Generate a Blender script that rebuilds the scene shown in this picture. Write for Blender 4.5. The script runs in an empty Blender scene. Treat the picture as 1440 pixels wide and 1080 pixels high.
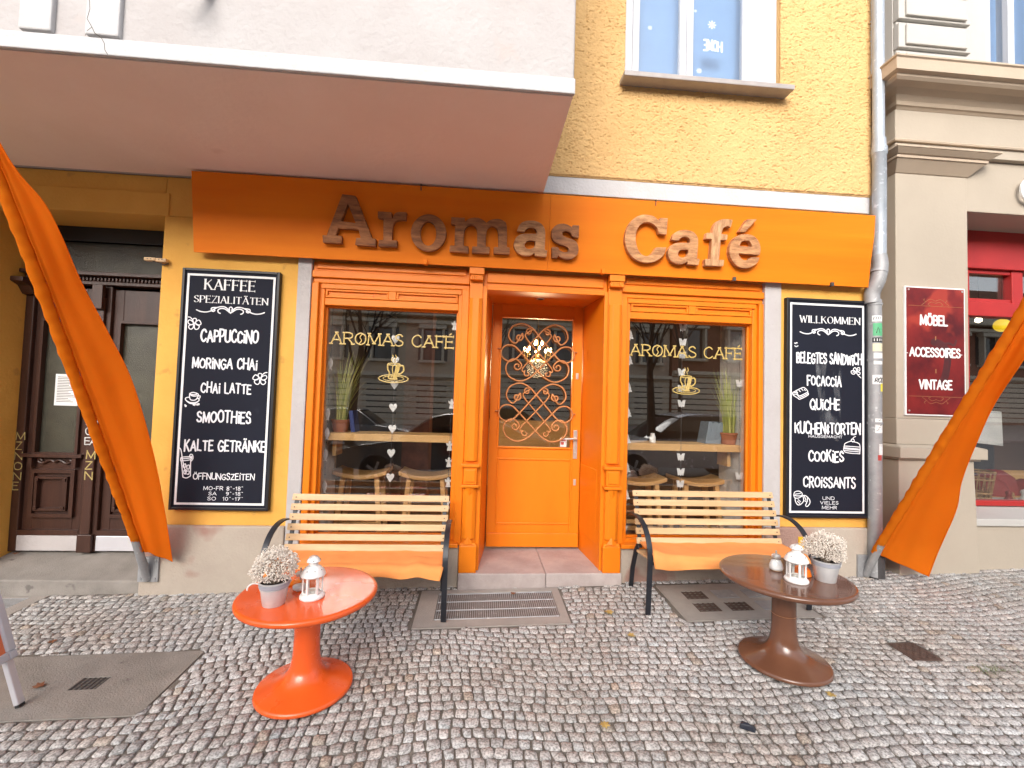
import bpy, bmesh, math, random
import numpy as np
from mathutils import Vector, Matrix
rnd = random.Random(7)
C = bpy.context.scene.collection
scene = bpy.context.scene

# ------------------------------------------------------------------ camera, world, sun, exposure
H = 1.55
cam_d = bpy.data.cameras.new('camera'); cam = bpy.data.objects.new('camera', cam_d); C.objects.link(cam)
cam_d.sensor_fit = 'HORIZONTAL'; cam_d.sensor_width = 36; cam_d.lens = 36 * 615.39 / 1440
cam_d.clip_start = .05; cam_d.clip_end = 400
yaw, pitch, roll = [math.radians(a) for a in (4.1893, 2.2665, 1.7443)]
fw = Vector((math.sin(yaw)*math.cos(pitch), math.cos(yaw)*math.cos(pitch), math.sin(pitch)))
rt = Vector((math.cos(yaw), -math.sin(yaw), 0)); up = rt.cross(fw)
rt2 = rt*math.cos(roll) + up*math.sin(roll); up2 = up*math.cos(roll) - rt*math.sin(roll)
M4 = Matrix((rt2, up2, -fw)).transposed().to_4x4(); M4.translation = (0, 0, H)
cam.matrix_world = M4
scene.camera = cam

SUN_EL, SUN_AZ = math.radians(25), math.radians(197)      # azimuth clockwise from +Y: behind the camera, a little left
w = bpy.data.worlds.new('World'); scene.world = w; w.use_nodes = True
nt = w.node_tree; bg = nt.nodes['Background']
sky = nt.nodes.new('ShaderNodeTexSky'); sky.sky_type = 'NISHITA'; sky.sun_disc = False
sky.sun_elevation = SUN_EL; sky.sun_rotation = SUN_AZ; sky.air_density = 1.0; sky.dust_density = 3.0; sky.ozone_density = 1.0
hs = nt.nodes.new('ShaderNodeHueSaturation'); hs.inputs['Saturation'].default_value = .45
nt.links.new(sky.outputs[0], hs.inputs['Color']); nt.links.new(hs.outputs[0], bg.inputs['Color'])
bg.inputs['Strength'].default_value = .15
sd = bpy.data.lights.new('sun', 'SUN'); sd.energy = 1.15; sd.angle = math.radians(40); sd.color = (1, .97, .93)
sun = bpy.data.objects.new('sun', sd); C.objects.link(sun)
sdir = Vector((math.sin(SUN_AZ)*math.cos(SUN_EL), math.cos(SUN_AZ)*math.cos(SUN_EL), math.sin(SUN_EL)))
sun.rotation_euler = sdir.to_track_quat('Z', 'Y').to_euler(); sun.location = (0, -5, 20)
scene.view_settings.view_transform = 'Standard'; scene.view_settings.look = 'None'
scene.view_settings.gamma = 1; scene.view_settings.use_curve_mapping = False
scene.view_settings.exposure = 1.30
scene.cycles.max_bounces = 8; scene.cycles.transparent_max_bounces = 16

# ------------------------------------------------------------------ materials
MATS = {}
def mat(name, col, rough=.6, col2=None, nscale=6., namt=.5, bump=0., bscale=60., spec=.5, metal=0., coat=0., stretch=None, detail=6, emit=None, speck=None, bdist=.01):
    """Principled paint / stone / wood with a noise mix between two colours, optional fine specks and bump."""
    m = bpy.data.materials.new(name); m.use_nodes = True; n = m.node_tree.nodes; l = m.node_tree.links
    p = n['Principled BSDF']; p.inputs['Roughness'].default_value = rough; p.inputs['Metallic'].default_value = metal
    p.inputs['Specular IOR Level'].default_value = spec; p.inputs['Coat Weight'].default_value = coat; p.inputs['Coat Roughness'].default_value = .06
    tc = n.new('ShaderNodeTexCoord'); vec = tc.outputs['Object']
    if stretch:
        mp = n.new('ShaderNodeMapping'); mp.inputs['Scale'].default_value = stretch; l.new(vec, mp.inputs[0]); vec = mp.outputs[0]
    if col2 is None: col2 = tuple(c*.82 for c in col)
    nz = n.new('ShaderNodeTexNoise'); nz.inputs['Scale'].default_value = nscale; nz.inputs['Detail'].default_value = detail; nz.inputs['Roughness'].default_value = .62
    l.new(vec, nz.inputs['Vector'])
    rp = n.new('ShaderNodeValToRGB'); rp.color_ramp.elements[0].position = .5-.5*(1-namt)-.001 if namt < 1 else .2
    rp.color_ramp.elements[0].position = .32; rp.color_ramp.elements[1].position = .68
    rp.color_ramp.elements[0].color = (*col2, 1); rp.color_ramp.elements[1].color = (*col, 1)
    l.new(nz.outputs[0], rp.inputs[0]); out = rp.outputs[0]
    if speck:
        sc, thr, sccol = speck
        n2 = n.new('ShaderNodeTexNoise'); n2.inputs['Scale'].default_value = sc; n2.inputs['Detail'].default_value = 3; l.new(vec, n2.inputs['Vector'])
        r2 = n.new('ShaderNodeValToRGB'); r2.color_ramp.elements[0].position = thr; r2.color_ramp.elements[1].position = thr+.06
        l.new(n2.outputs[0], r2.inputs[0]); mx = n.new('ShaderNodeMix'); mx.data_type = 'RGBA'
        l.new(r2.outputs[0], mx.inputs[0]); l.new(out, mx.inputs[6]); mx.inputs[7].default_value = (*sccol, 1); out = mx.outputs[2]
    l.new(out, p.inputs['Base Color'])
    if coat:      # rubbed patches on lacquer
        rr_ = n.new('ShaderNodeMapRange'); rr_.inputs[1].default_value = .35; rr_.inputs[2].default_value = .7; rr_.inputs[3].default_value = rough*.9; rr_.inputs[4].default_value = rough*1.35; l.new(nz.outputs[0], rr_.inputs[0]); l.new(rr_.outputs[0], p.inputs['Roughness'])
    if bump:
        bn = n.new('ShaderNodeTexNoise'); bn.inputs['Scale'].default_value = bscale; bn.inputs['Detail'].default_value = 5; l.new(vec, bn.inputs['Vector'])
        b = n.new('ShaderNodeBump'); b.inputs['Strength'].default_value = bump; b.inputs['Distance'].default_value = bdist
        l.new(bn.outputs[0], b.inputs['Height']); l.new(b.outputs[0], p.inputs['Normal'])
    if emit:
        p.inputs['Emission Color'].default_value = (*emit[:3], 1); p.inputs['Emission Strength'].default_value = emit[3]
    MATS[name] = m; return m

def glass_mat(name, tint=(.9, .93, .92), k=1.0, ior=1.75, rough=0.):
    """Thin pane: mirror-like at a Fresnel share, clear (tinted) otherwise."""
    m = bpy.data.materials.new(name); m.use_nodes = True; n = m.node_tree.nodes; l = m.node_tree.links
    n.remove(n['Principled BSDF']); o = n['Material Output']
    tr = n.new('ShaderNodeBsdfTransparent'); tr.inputs[0].default_value = (*tint, 1)
    gl = n.new('ShaderNodeBsdfGlossy'); gl.inputs['Roughness'].default_value = rough; gl.inputs[0].default_value = (k, k, k, 1)
    fr = n.new('ShaderNodeFresnel'); ge = n.new('ShaderNodeNewGeometry'); ix = n.new('ShaderNodeMix')   # same share from either side of the sheet
    ix.inputs[2].default_value = ior; ix.inputs[3].default_value = 1/ior; l.new(ge.outputs['Backfacing'], ix.inputs[0]); l.new(ix.outputs[0], fr.inputs[0])
    mx = n.new('ShaderNodeMixShader'); l.new(fr.outputs[0], mx.inputs[0]); l.new(tr.outputs[0], mx.inputs[1]); l.new(gl.outputs[0], mx.inputs[2])
    l.new(mx.outputs[0], o.inputs[0]); MATS[name] = m; return m

# wall and stone colours
mat('yellow_plaster', (.74, .40, .080), .85, (.66, .335, .058), 1.6, bump=.35, bscale=45, speck=(7, .67, (.56, .29, .06)))
mat('white_plaster', (.47, .445, .438), .85, (.42, .385, .375), 2.2, bump=.6, bscale=30, speck=(3.2, .66, (.47, .41, .39)))
mat('white_trim', (.56, .55, .555), .8, (.50, .49, .485), 4, bump=.4, bscale=50)
mat('pink_soffit', (.88, .73, .66), .85, (.83, .665, .59), 1.3, bump=.2, bscale=25, speck=(1.9, .66, (.68, .52, .45)))
mat('plinth_render', (.45, .385, .315), .9, (.37, .305, .25), 1.8, bump=.5, bscale=60, speck=(2.2, .56, (.33, .20, .16)))
mat('step_stone', (.46, .39, .365), .85, (.34, .28, .26), 4.5, bump=.5, bscale=80, speck=(60, .66, (.45, .41, .38)))
mat('old_concrete', (.30, .27, .24), .9, (.20, .18, .16), 3.2, bump=.5, bscale=120, speck=(9, .68, (.15, .13, .12)))
mat('slab_concrete', (.37, .33, .295), .9, (.27, .24, .215), 3.0, bump=.4, bscale=140, speck=(2.7, .67, (.18, .16, .145)))
mat('joint_sand', (.185, .162, .138), .95, (.10, .086, .072), 9, bump=.8, bscale=90)
mat('asphalt', (.13, .127, .125), .9, (.10, .098, .096), 12, bump=.6, bscale=160)
mat('beige_paint', (.42, .358, .285), .75, (.385, .328, .26), 1.4, bump=.12, bscale=40)
mat('cornice_paint', (.48, .385, .29), .75, (.43, .34, .255), 1.8, bump=.12, bscale=40)
mat('pale_paint', (.48, .46, .43), .75, (.445, .425, .395), 2.0, bump=.1, bscale=40)
mat('gap_wall', (.30, .26, .21), .9, (.24, .20, .17), 3)
# timber and paint
mat('orange_paint', (.78, .205, .006), .45, (.72, .175, .004), 2.6, bump=.10, bscale=26, stretch=(1, 1, .35), speck=(14, .73, (.62, .11, .003)), spec=.3)
mat('orange_board', (.80, .212, .006), .60, (.74, .165, .0035), 1.6, stretch=(.30, 1, 4), bump=.06, bscale=10, speck=(9, .76, (.66, .12, .003)), spec=.2)
mat('dark_wood_door', (.060, .024, .015), .38, (.038, .015, .010), 3, bump=.2, bscale=60, stretch=(6, 6, .5), speck=(11, .74, (.11, .06, .04)))
mat('black_paint', (.012, .010, .010), .5)
mat('sign_wood', (.46, .18, .06), .6, (.13, .04, .012), 6, bump=.5, bscale=60, stretch=(1.0, 4, 5), detail=9)
mat('sign_wood_pale', (.70, .36, .155), .6, (.26, .09, .028), 7, bump=.5, bscale=60, stretch=(1.2, 4, 5), detail=9)
mat('sign_wood_upright', (.72, .42, .21), .6, (.32, .13, .045), 7, bump=.5, bscale=60, stretch=(5, 4, 1.2), detail=9)
mat('bench_wood', (.62, .435, .245), .55, (.50, .31, .145), 3.0, bump=.15, bscale=40, stretch=(.5, 6, 6), speck=(9, .74, (.40, .22, .09)))
mat('stool_wood', (.66, .39, .16), .45, (.52, .28, .10), 4, stretch=(.6, 4, 1))
mat('counter_wood', (.74, .46, .19), .5, (.62, .35, .125), 3, stretch=(.5, 5, 5))
mat('black_steel', (.016, .018, .024), .42, (.012, .013, .018), 8)
mat('zinc', (.42, .46, .51), .45, (.34, .375, .42), 9, metal=.25, bump=.15, bscale=30, speck=(26, .62, (.56, .60, .65)))
mat('galvanised', (.36, .36, .365), .55, (.27, .27, .275), 10, metal=.25, speck=(24, .64, (.48, .48, .49)))
mat('cast_iron', (.075, .070, .072), .6, (.05, .045, .045), 16, metal=.3, bump=.3, bscale=70)
mat('rust_iron', (.10, .058, .042), .75, (.06, .037, .03), 16, bump=.4, bscale=70)
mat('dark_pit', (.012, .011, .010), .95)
mat('board_black', (.011, .013, .024), .75, (.010, .011, .019), 2.0, speck=(2.6, .72, (.022, .024, .036)), spec=.2)
mat('board_frame', (.010, .010, .012), .45)
mat('chalk', (.83, .83, .85), .7, (.72, .73, .76), 40)
mat('sign_line', (.84, .84, .84), .6)
mat('gold_film', (.50, .36, .105), .42, (.42, .29, .075), 20)
mat('cushion_cloth', (.80, .30, .085), .9, (.74, .26, .065), 5, bump=.25, bscale=18)
mat('orange_lacquer', (.77, .110, .016), .25, (.71, .094, .012), 3, coat=.3, speck=(90, .80, (.80, .30, .14)))
mat('brown_lacquer', (.165, .072, .040), .2, (.13, .053, .029), 3, coat=.35, speck=(90, .80, (.24, .14, .10)))
mat('white_enamel', (.82, .81, .79), .3, (.74, .73, .71), 12)
mat('bucket_zinc', (.63, .62, .61), .4, (.52, .52, .53), 14, metal=.25)
mat('ribbon_grey', (.36, .37, .42), .6)
mat('dried_flower', (.84, .78, .70), .9, (.66, .58, .50), 30)
mat('dried_stem', (.40, .32, .24), .9)
mat('soil', (.03, .022, .016), .95)
mat('sugar', (.85, .84, .83), .8, (.75, .74, .73), 60)
mat('chrome', (.62, .60, .57), .35, metal=.6); mat('grille_paint', (.56, .25, .10), .65, (.48, .20, .075), 12, spec=.2)
mat('orange_plastic', (.80, .17, .012), .35)
mat('candle_wax', (.80, .78, .72), .5)
mat('alu_frame', (.66, .65, .68), .35, (.60, .59, .62), 5, metal=.35)
mat('poster_orange', (.72, .20, .08), .4, (.60, .13, .05), 6)
mat('poster_red', (.22, .018, .016), .35, (.075, .008, .011), 3.2, spec=.3, speck=(2.4, .60, (.32, .036, .024)))
mat('poster_line', (.34, .14, .05), .5)
mat('poster_skull', (.045, .010, .012), .4, (.09, .013, .014), 8)
mat('white_print', (.86, .85, .83), .5)
mat('red_paint', (.42, .020, .018), .38, (.34, .014, .013), 3)
mat('white_frame', (.49, .50, .54), .35, (.46, .47, .51), 3)
mat('sill_metal', (.40, .36, .34), .45, (.33, .295, .28), 9, metal=.15)
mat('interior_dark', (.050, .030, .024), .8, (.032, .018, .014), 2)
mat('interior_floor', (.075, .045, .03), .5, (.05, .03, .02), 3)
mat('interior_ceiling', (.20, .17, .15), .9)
mat('brick_red', (.15, .05, .032), .9, (.075, .026, .018), 7, bump=.6, bscale=30)
mat('white_stone', (.78, .75, .70), .9, (.56, .53, .48), 9, bump=1., bscale=18)
mat('grass_blade', (.40, .46, .075), .6, (.58, .54, .18), 9)
mat('terracotta', (.42, .15, .065), .75, (.34, .115, .05), 8)
mat('book_blue', (.030, .055, .22), .5)
mat('paper', (.76, .76, .75), .8, (.70, .70, .70), 50)
mat('magazine', (.30, .36, .42), .5, (.14, .17, .20), 40, stretch=(30, 1, 1))
mat('silver_foil', (.86, .85, .84), .45, (.72, .71, .70), 30, metal=.1)
mat('string_dark', (.10, .09, .09), .6)
mat('bulb', (1, .8, .5), .4, emit=(1, .72, .36, 22))
mat('brass', (.45, .30, .10), .3, metal=.9)
mat('spot_glow', (.02, .02, .02), .3)
mat('graffiti_yellow', (.40, .31, .11), .7); mat('graffiti_white', (.55, .54, .52), .7); mat('graffiti_grey', (.13, .11, .09), .8)
mat('sticker_white', (.78, .78, .76), .5, (.60, .60, .60), 60); mat('sticker_green', (.10, .42, .20), .5); mat('sticker_yellow', (.80, .68, .05), .5)
mat('sticker_cream', (.72, .66, .46), .5); mat('sticker_black', (.02, .02, .02), .5); mat('sticker_red', (.45, .06, .05), .5)
mat('gas_yellow', (.76, .44, .012), .5, (.70, .38, .01), 6)
mat('leaf_yellow', (.52, .38, .12), .8, (.36, .22, .06), 20); mat('leaf_brown', (.26, .10, .04), .8, (.16, .06, .03), 20)
mat('weed_green', (.09, .13, .03), .8, (.15, .18, .05), 12)
mat('blue_black_rubber', (.012, .016, .028), .4)
mat('bark', (.055, .042, .034), .95, (.035, .026, .02), 12, bump=.6, bscale=30)
mat('house_beige', (.66, .52, .38), .85, (.58, .45, .33), 1.0); mat('house_grey', (.58, .45, .34), .85, (.50, .39, .29), 1.0); mat('house_trim', (.74, .64, .50), .8)
mat('house_red', (.30, .12, .07), .85, (.25, .095, .055), 2); mat('roof_tile', (.16, .06, .04), .85)
mat('far_glass', (.03, .035, .04), .05, spec=.8)
mat('car_black', (.05, .052, .058), .12, coat=.8); mat('car_silver', (.42, .43, .45), .22, metal=.6, coat=.6); mat('car_blue', (.02, .035, .075), .14, coat=.8)
mat('car_glass', (.015, .018, .02), .04, spec=.8); mat('rubber', (.018, .018, .018), .8); mat('rim', (.45, .45, .46), .3, metal=.8)
mat('headlight', (.75, .76, .78), .1, spec=.8); mat('plate', (.75, .75, .72), .5); mat('tail_red', (.35, .02, .02), .2)
mat('wicker', (.36, .22, .10), .8, (.22, .12, .05), 40); mat('toy_red', (.22, .012, .012), .7); mat('cloth_white', (.55, .55, .53), .8); mat('dark_cloth', (.03, .03, .035), .8)
mat('lamp_yellow', (.80, .55, .02), .4, emit=(1, .66, .02, .4)); mat('lamp_glow', (1, .9, .7), .4, emit=(1, .85, .6, 5))
glass_mat('pane_glass', (.97, .97, .96), .95, 2.15)
glass_mat('upper_glass', (.90, .95, 1.), .62, 2.6)
def smear_mat():
    m = mat('chalk_smear', (.30, .31, .33), .8, (.24, .25, .27), 20); n = m.node_tree.nodes; l = m.node_tree.links; p = n['Principled BSDF']
    tc = n.new('ShaderNodeTexCoord'); mp = n.new('ShaderNodeMapping'); mp.inputs['Scale'].default_value = (9, 1, 2.2); l.new(tc.outputs['Object'], mp.inputs[0])
    z = n.new('ShaderNodeTexNoise'); z.inputs['Scale'].default_value = 2.2; z.inputs['Detail'].default_value = 7; l.new(mp.outputs[0], z.inputs['Vector'])
    r = n.new('ShaderNodeMapRange'); r.inputs[1].default_value = .50; r.inputs[2].default_value = .78; r.inputs[4].default_value = .55; l.new(z.outputs[0], r.inputs[0]); l.new(r.outputs[0], p.inputs['Alpha'])
smear_mat()
glass_mat('small_glass', (.93, .94, .94), 1.0, 1.35)
mat('frosted', (.075, .07, .05), .22, (.045, .042, .032), 3, bump=.35, bscale=150, spec=.35, speck=None)
mat('mirrored_sky_blue', (.36, .52, .72), .9, (.32, .47, .68), 2)  # the sky's reflection in the upper panes, put into a flat blue
mat('vinyl_white', (.62, .72, .80), .7)

# roughcast render: worm-like pits in a sandy yellow coat
def roughcast():
    mat('roughcast', (.65, .415, .180), .92, (.59, .365, .148), 1.4, bump=.4, bscale=220, detail=4, speck=(4.0, .70, (.52, .32, .14)), bdist=.003)
roughcast()

# granite setts: colour differs stone by stone (attribute), fine mineral speckle
def granite():
    m = bpy.data.materials.new('granite_sett'); m.use_nodes = True; n = m.node_tree.nodes; l = m.node_tree.links; p = n['Principled BSDF']
    p.inputs['Roughness'].default_value = .78
    at = n.new('ShaderNodeAttribute'); at.attribute_name = 'tone'
    tc = n.new('ShaderNodeTexCoord')
    a = n.new('ShaderNodeTexNoise'); a.inputs['Scale'].default_value = 105; a.inputs['Detail'].default_value = 3; l.new(tc.outputs['Object'], a.inputs['Vector'])
    d = n.new('ShaderNodeTexNoise'); d.inputs['Scale'].default_value = .9; d.inputs['Detail'].default_value = 5; l.new(tc.outputs['Object'], d.inputs['Vector'])
    r = n.new('ShaderNodeValToRGB'); e = r.color_ramp.elements; e[0].position = .36; e[0].color = (.50, .49, .48, 1); e[1].position = .62; e[1].color = (1.22, 1.22, 1.22, 1); l.new(a.outputs[0], r.inputs[0])
    r2 = n.new('ShaderNodeValToRGB'); e = r2.color_ramp.elements; e[0].position = .35; e[0].color = (.82, .77, .72, 1); e[1].position = .62; e[1].color = (1.03, 1.02, 1.02, 1); l.new(d.outputs[0], r2.inputs[0])
    x = n.new('ShaderNodeMix'); x.data_type = 'RGBA'; x.blend_type = 'MULTIPLY'; x.inputs[0].default_value = 1; l.new(at.outputs['Color'], x.inputs[6]); l.new(r.outputs[0], x.inputs[7])
    y = n.new('ShaderNodeMix'); y.data_type = 'RGBA'; y.blend_type = 'MULTIPLY'; y.inputs[0].default_value = 1; l.new(x.outputs[2], y.inputs[6]); l.new(r2.outputs[0], y.inputs[7])
    l.new(y.outputs[2], p.inputs['Base Color'])
    bp = n.new('ShaderNodeBump'); bp.inputs['Strength'].default_value = .8; bp.inputs['Distance'].default_value = .004; l.new(a.outputs[0], bp.inputs['Height']); l.new(bp.outputs[0], p.inputs['Normal'])
    MATS['granite_sett'] = m
granite()

# banner cloth: thin, a little light shows through
def banner_mat():
    m = mat('banner_cloth', (.93, .285, .016), .8, (.90, .26, .012), 3, bump=.30, bscale=34, spec=.12)
    n = m.node_tree.nodes; l = m.node_tree.links; o = n['Material Output']; p = n['Principled BSDF']
    t = n.new('ShaderNodeBsdfTranslucent'); t.inputs[0].default_value = (.95, .31, .018, 1)
    mx = n.new('ShaderNodeMixShader'); mx.inputs[0].default_value = .60; l.new(p.outputs[0], mx.inputs[1]); l.new(t.outputs[0], mx.inputs[2]); l.new(mx.outputs[0], o.inputs[0])
banner_mat()

# ------------------------------------------------------------------ helpers
def gz(x, y):
    return .003 + .0256*x + .03*max(y, -1.0)
def at_ground(x, y, dz=0.): return (x, y, gz(x, y)+dz)

class MB:
    """Collects simple solids and links them as ONE mesh object."""
    def __init__(s): s.v = []; s.f = []
    def add(s, vs, fs):
        o = len(s.v); s.v += [tuple(v) for v in vs]; s.f += [tuple(i+o for i in f) for f in fs]; return s
    def box(s, x0, x1, y0, y1, z0, z1):
        return s.add([(x0,y0,z0),(x1,y0,z0),(x1,y1,z0),(x0,y1,z0),(x0,y0,z1),(x1,y0,z1),(x1,y1,z1),(x0,y1,z1)],
                     [(3,2,1,0),(4,5,6,7),(0,1,5,4),(1,2,6,5),(2,3,7,6),(3,0,4,7)])
    def hexa(s, p): return s.add(p, [(3,2,1,0),(4,5,6,7),(0,1,5,4),(1,2,6,5),(2,3,7,6),(3,0,4,7)])
    def prism(s, poly, axis, a, b):
        """poly: 2D outline; axis 'x','y','z' extruded from a to b."""
        n = len(poly)
        def p(u, v, t): return (t,u,v) if axis == 'x' else (u,t,v) if axis == 'y' else (u,v,t)
        vs = [p(u,v,a) for u,v in poly] + [p(u,v,b) for u,v in poly]
        return s.add(vs, [tuple(range(n))[::-1], tuple(range(n,2*n))] + [(i,(i+1)%n,(i+1)%n+n,i+n) for i in range(n)])
    def tube(s, pts, r, seg=8, cap=True, flat=None):
        pts = [Vector(p) for p in pts]; n = len(pts); base = len(s.v); rr = r if isinstance(r, (list, tuple)) else [r]*n
        prev = None
        for i, p in enumerate(pts):
            t = (pts[min(i+1,n-1)] - pts[max(i-1,0)])
            t = t.normalized() if t.length > 1e-9 else Vector((0,0,1))
            if prev is None:
                a = Vector((0,0,1)) if abs(t.z) < .9 else Vector((1,0,0)); u = t.cross(a).normalized()
            else:
                u = (prev - t*prev.dot(t)); u = u.normalized() if u.length > 1e-6 else t.orthogonal().normalized()
            prev = u; v = t.cross(u)
            for k in range(seg):
                a = 2*math.pi*k/seg; q = p + (u*math.cos(a) + v*math.sin(a))*rr[i]; s.v.append(tuple(q))
        for i in range(n-1):
            for k in range(seg):
                a = base+i*seg+k; b = base+i*seg+(k+1)%seg; s.f.append((a, b, b+seg, a+seg))
        if cap:
            s.f.append(tuple(base+k for k in range(seg))[::-1]); s.f.append(tuple(base+(n-1)*seg+k for k in range(seg)))
        return s
    def lathe(s, prof, cx=0, cy=0, cz=0, seg=32, closed=True, sx=1., sy=1.):
        base = len(s.v); n = len(prof)
        for r, z in prof:
            for k in range(seg):
                a = 2*math.pi*k/seg; s.v.append((cx+r*sx*math.cos(a), cy+r*sy*math.sin(a), cz+z))
        for i in range(n-1):
            for k in range(seg):
                a = base+i*seg+k; b = base+i*seg+(k+1)%seg; s.f.append((a,b,b+seg,a+seg))
        if closed:
            s.f.append(tuple(base+k for k in range(seg))[::-1]); s.f.append(tuple(base+(n-1)*seg+k for k in range(seg)))
        return s
    def bar(s, pts, wdt, thk, side):
        """flat bar swept along pts; 'side' is the unit vector of its width."""
        pts = [Vector(p) for p in pts]; sd_ = Vector(side); base = len(s.v); n = len(pts)
        for i, p in enumerate(pts):
            t = (pts[min(i+1,n-1)]-pts[max(i-1,0)]).normalized(); nn = t.cross(sd_).normalized()
            for a, b in ((-1,-1),(1,-1),(1,1),(-1,1)): s.v.append(tuple(p + sd_*a*wdt/2 + nn*b*thk/2))
        for i in range(n-1):
            for k in range(4):
                a = base+i*4+k; b = base+i*4+(k+1)%4; s.f.append((a,b,b+4,a+4))
        s.f.append((base+3,base+2,base+1,base)); s.f.append(tuple(base+(n-1)*4+k for k in range(4)))
        return s
    def build(s, name, material, parent=None, bevel=0., smooth=False, seg=2, auto=None):
        me = bpy.data.meshes.new(name); me.from_pydata(s.v, [], s.f); me.update()
        bm = bmesh.new(); bm.from_mesh(me); bmesh.ops.recalc_face_normals(bm, faces=bm.faces); bm.to_mesh(me); bm.free()
        me.materials.append(MATS[material] if isinstance(material, str) else material)
        o = bpy.data.objects.new(name, me); C.objects.link(o)
        if parent is not None: o.parent = parent
        if smooth:
            me.shade_smooth()
            if auto is not None: me.set_sharp_from_angle(angle=math.radians(auto))
        if bevel:
            b = o.modifiers.new('bevel', 'BEVEL'); b.width = bevel; b.segments = seg; b.limit_method = 'ANGLE'; b.angle_limit = math.radians(35)
        return o

def tag(o, label, cat, group=None):
    o['label'] = label; o['category'] = cat
    if group: o['group'] = group
    return o
def thing(name, label, cat, loc=(0,0,0), rotz=0., group=None):
    o = bpy.data.objects.new(name, None); C.objects.link(o); o.location = loc; o.rotation_euler = (0,0,rotz); o.empty_display_size = .1
    return tag(o, label, cat, group)
def struct(o): o['kind'] = 'structure'; return o
def copy_tree(o, parent=None):
    c = o.copy(); C.objects.link(c)
    if parent is not None: c.parent = parent
    for ch in list(o.children): copy_tree(ch, c)
    return c
def spline(pts, closed=False, n=6):
    P = [np.array(p, float) for p in pts]; N = len(P); out = []
    rng = range(N) if closed else range(N-1)
    for i in rng:
        p0 = P[(i-1) % N] if (closed or i > 0) else P[i]; p1 = P[i]; p2 = P[(i+1) % N]
        p3 = P[(i+2) % N] if (closed or i+2 < N) else P[(i+1) % N]
        for k in range(n):
            t = k/n; out.append(.5*((2*p1) + (-p0+p2)*t + (2*p0-5*p1+4*p2-p3)*t*t + (-p0+3*p1-3*p2+p3)*t**3))
    if not closed: out.append(P[-1])
    return [tuple(q) for q in out]
def spline_corner(pts, n=6, ang=48):
    """closed outline: smooth except at sharp corners"""
    N = len(pts); P = [np.array(p, float) for p in pts]; corner = []
    for i in range(N):
        a = P[i]-P[i-1]; b = P[(i+1) % N]-P[i]; c = np.degrees(np.arccos(np.clip(a@b/(np.linalg.norm(a)*np.linalg.norm(b)+1e-12), -1, 1))); corner.append(c > ang)
    out = []
    for i in range(N):
        j = (i+1) % N; p1, p2 = P[i], P[j]
        p0 = p1 if corner[i] else P[i-1]; p3 = p2 if corner[j] else P[(j+1) % N]
        if corner[i] and corner[j]: out.append(tuple(p1)); continue
        for k in range(n):
            t = k/n; out.append(tuple(.5*((2*p1) + (-p0+p2)*t + (2*p0-5*p1+4*p2-p3)*t*t + (-p0+3*p1-3*p2+p3)*t**3)))
    return out

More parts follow.
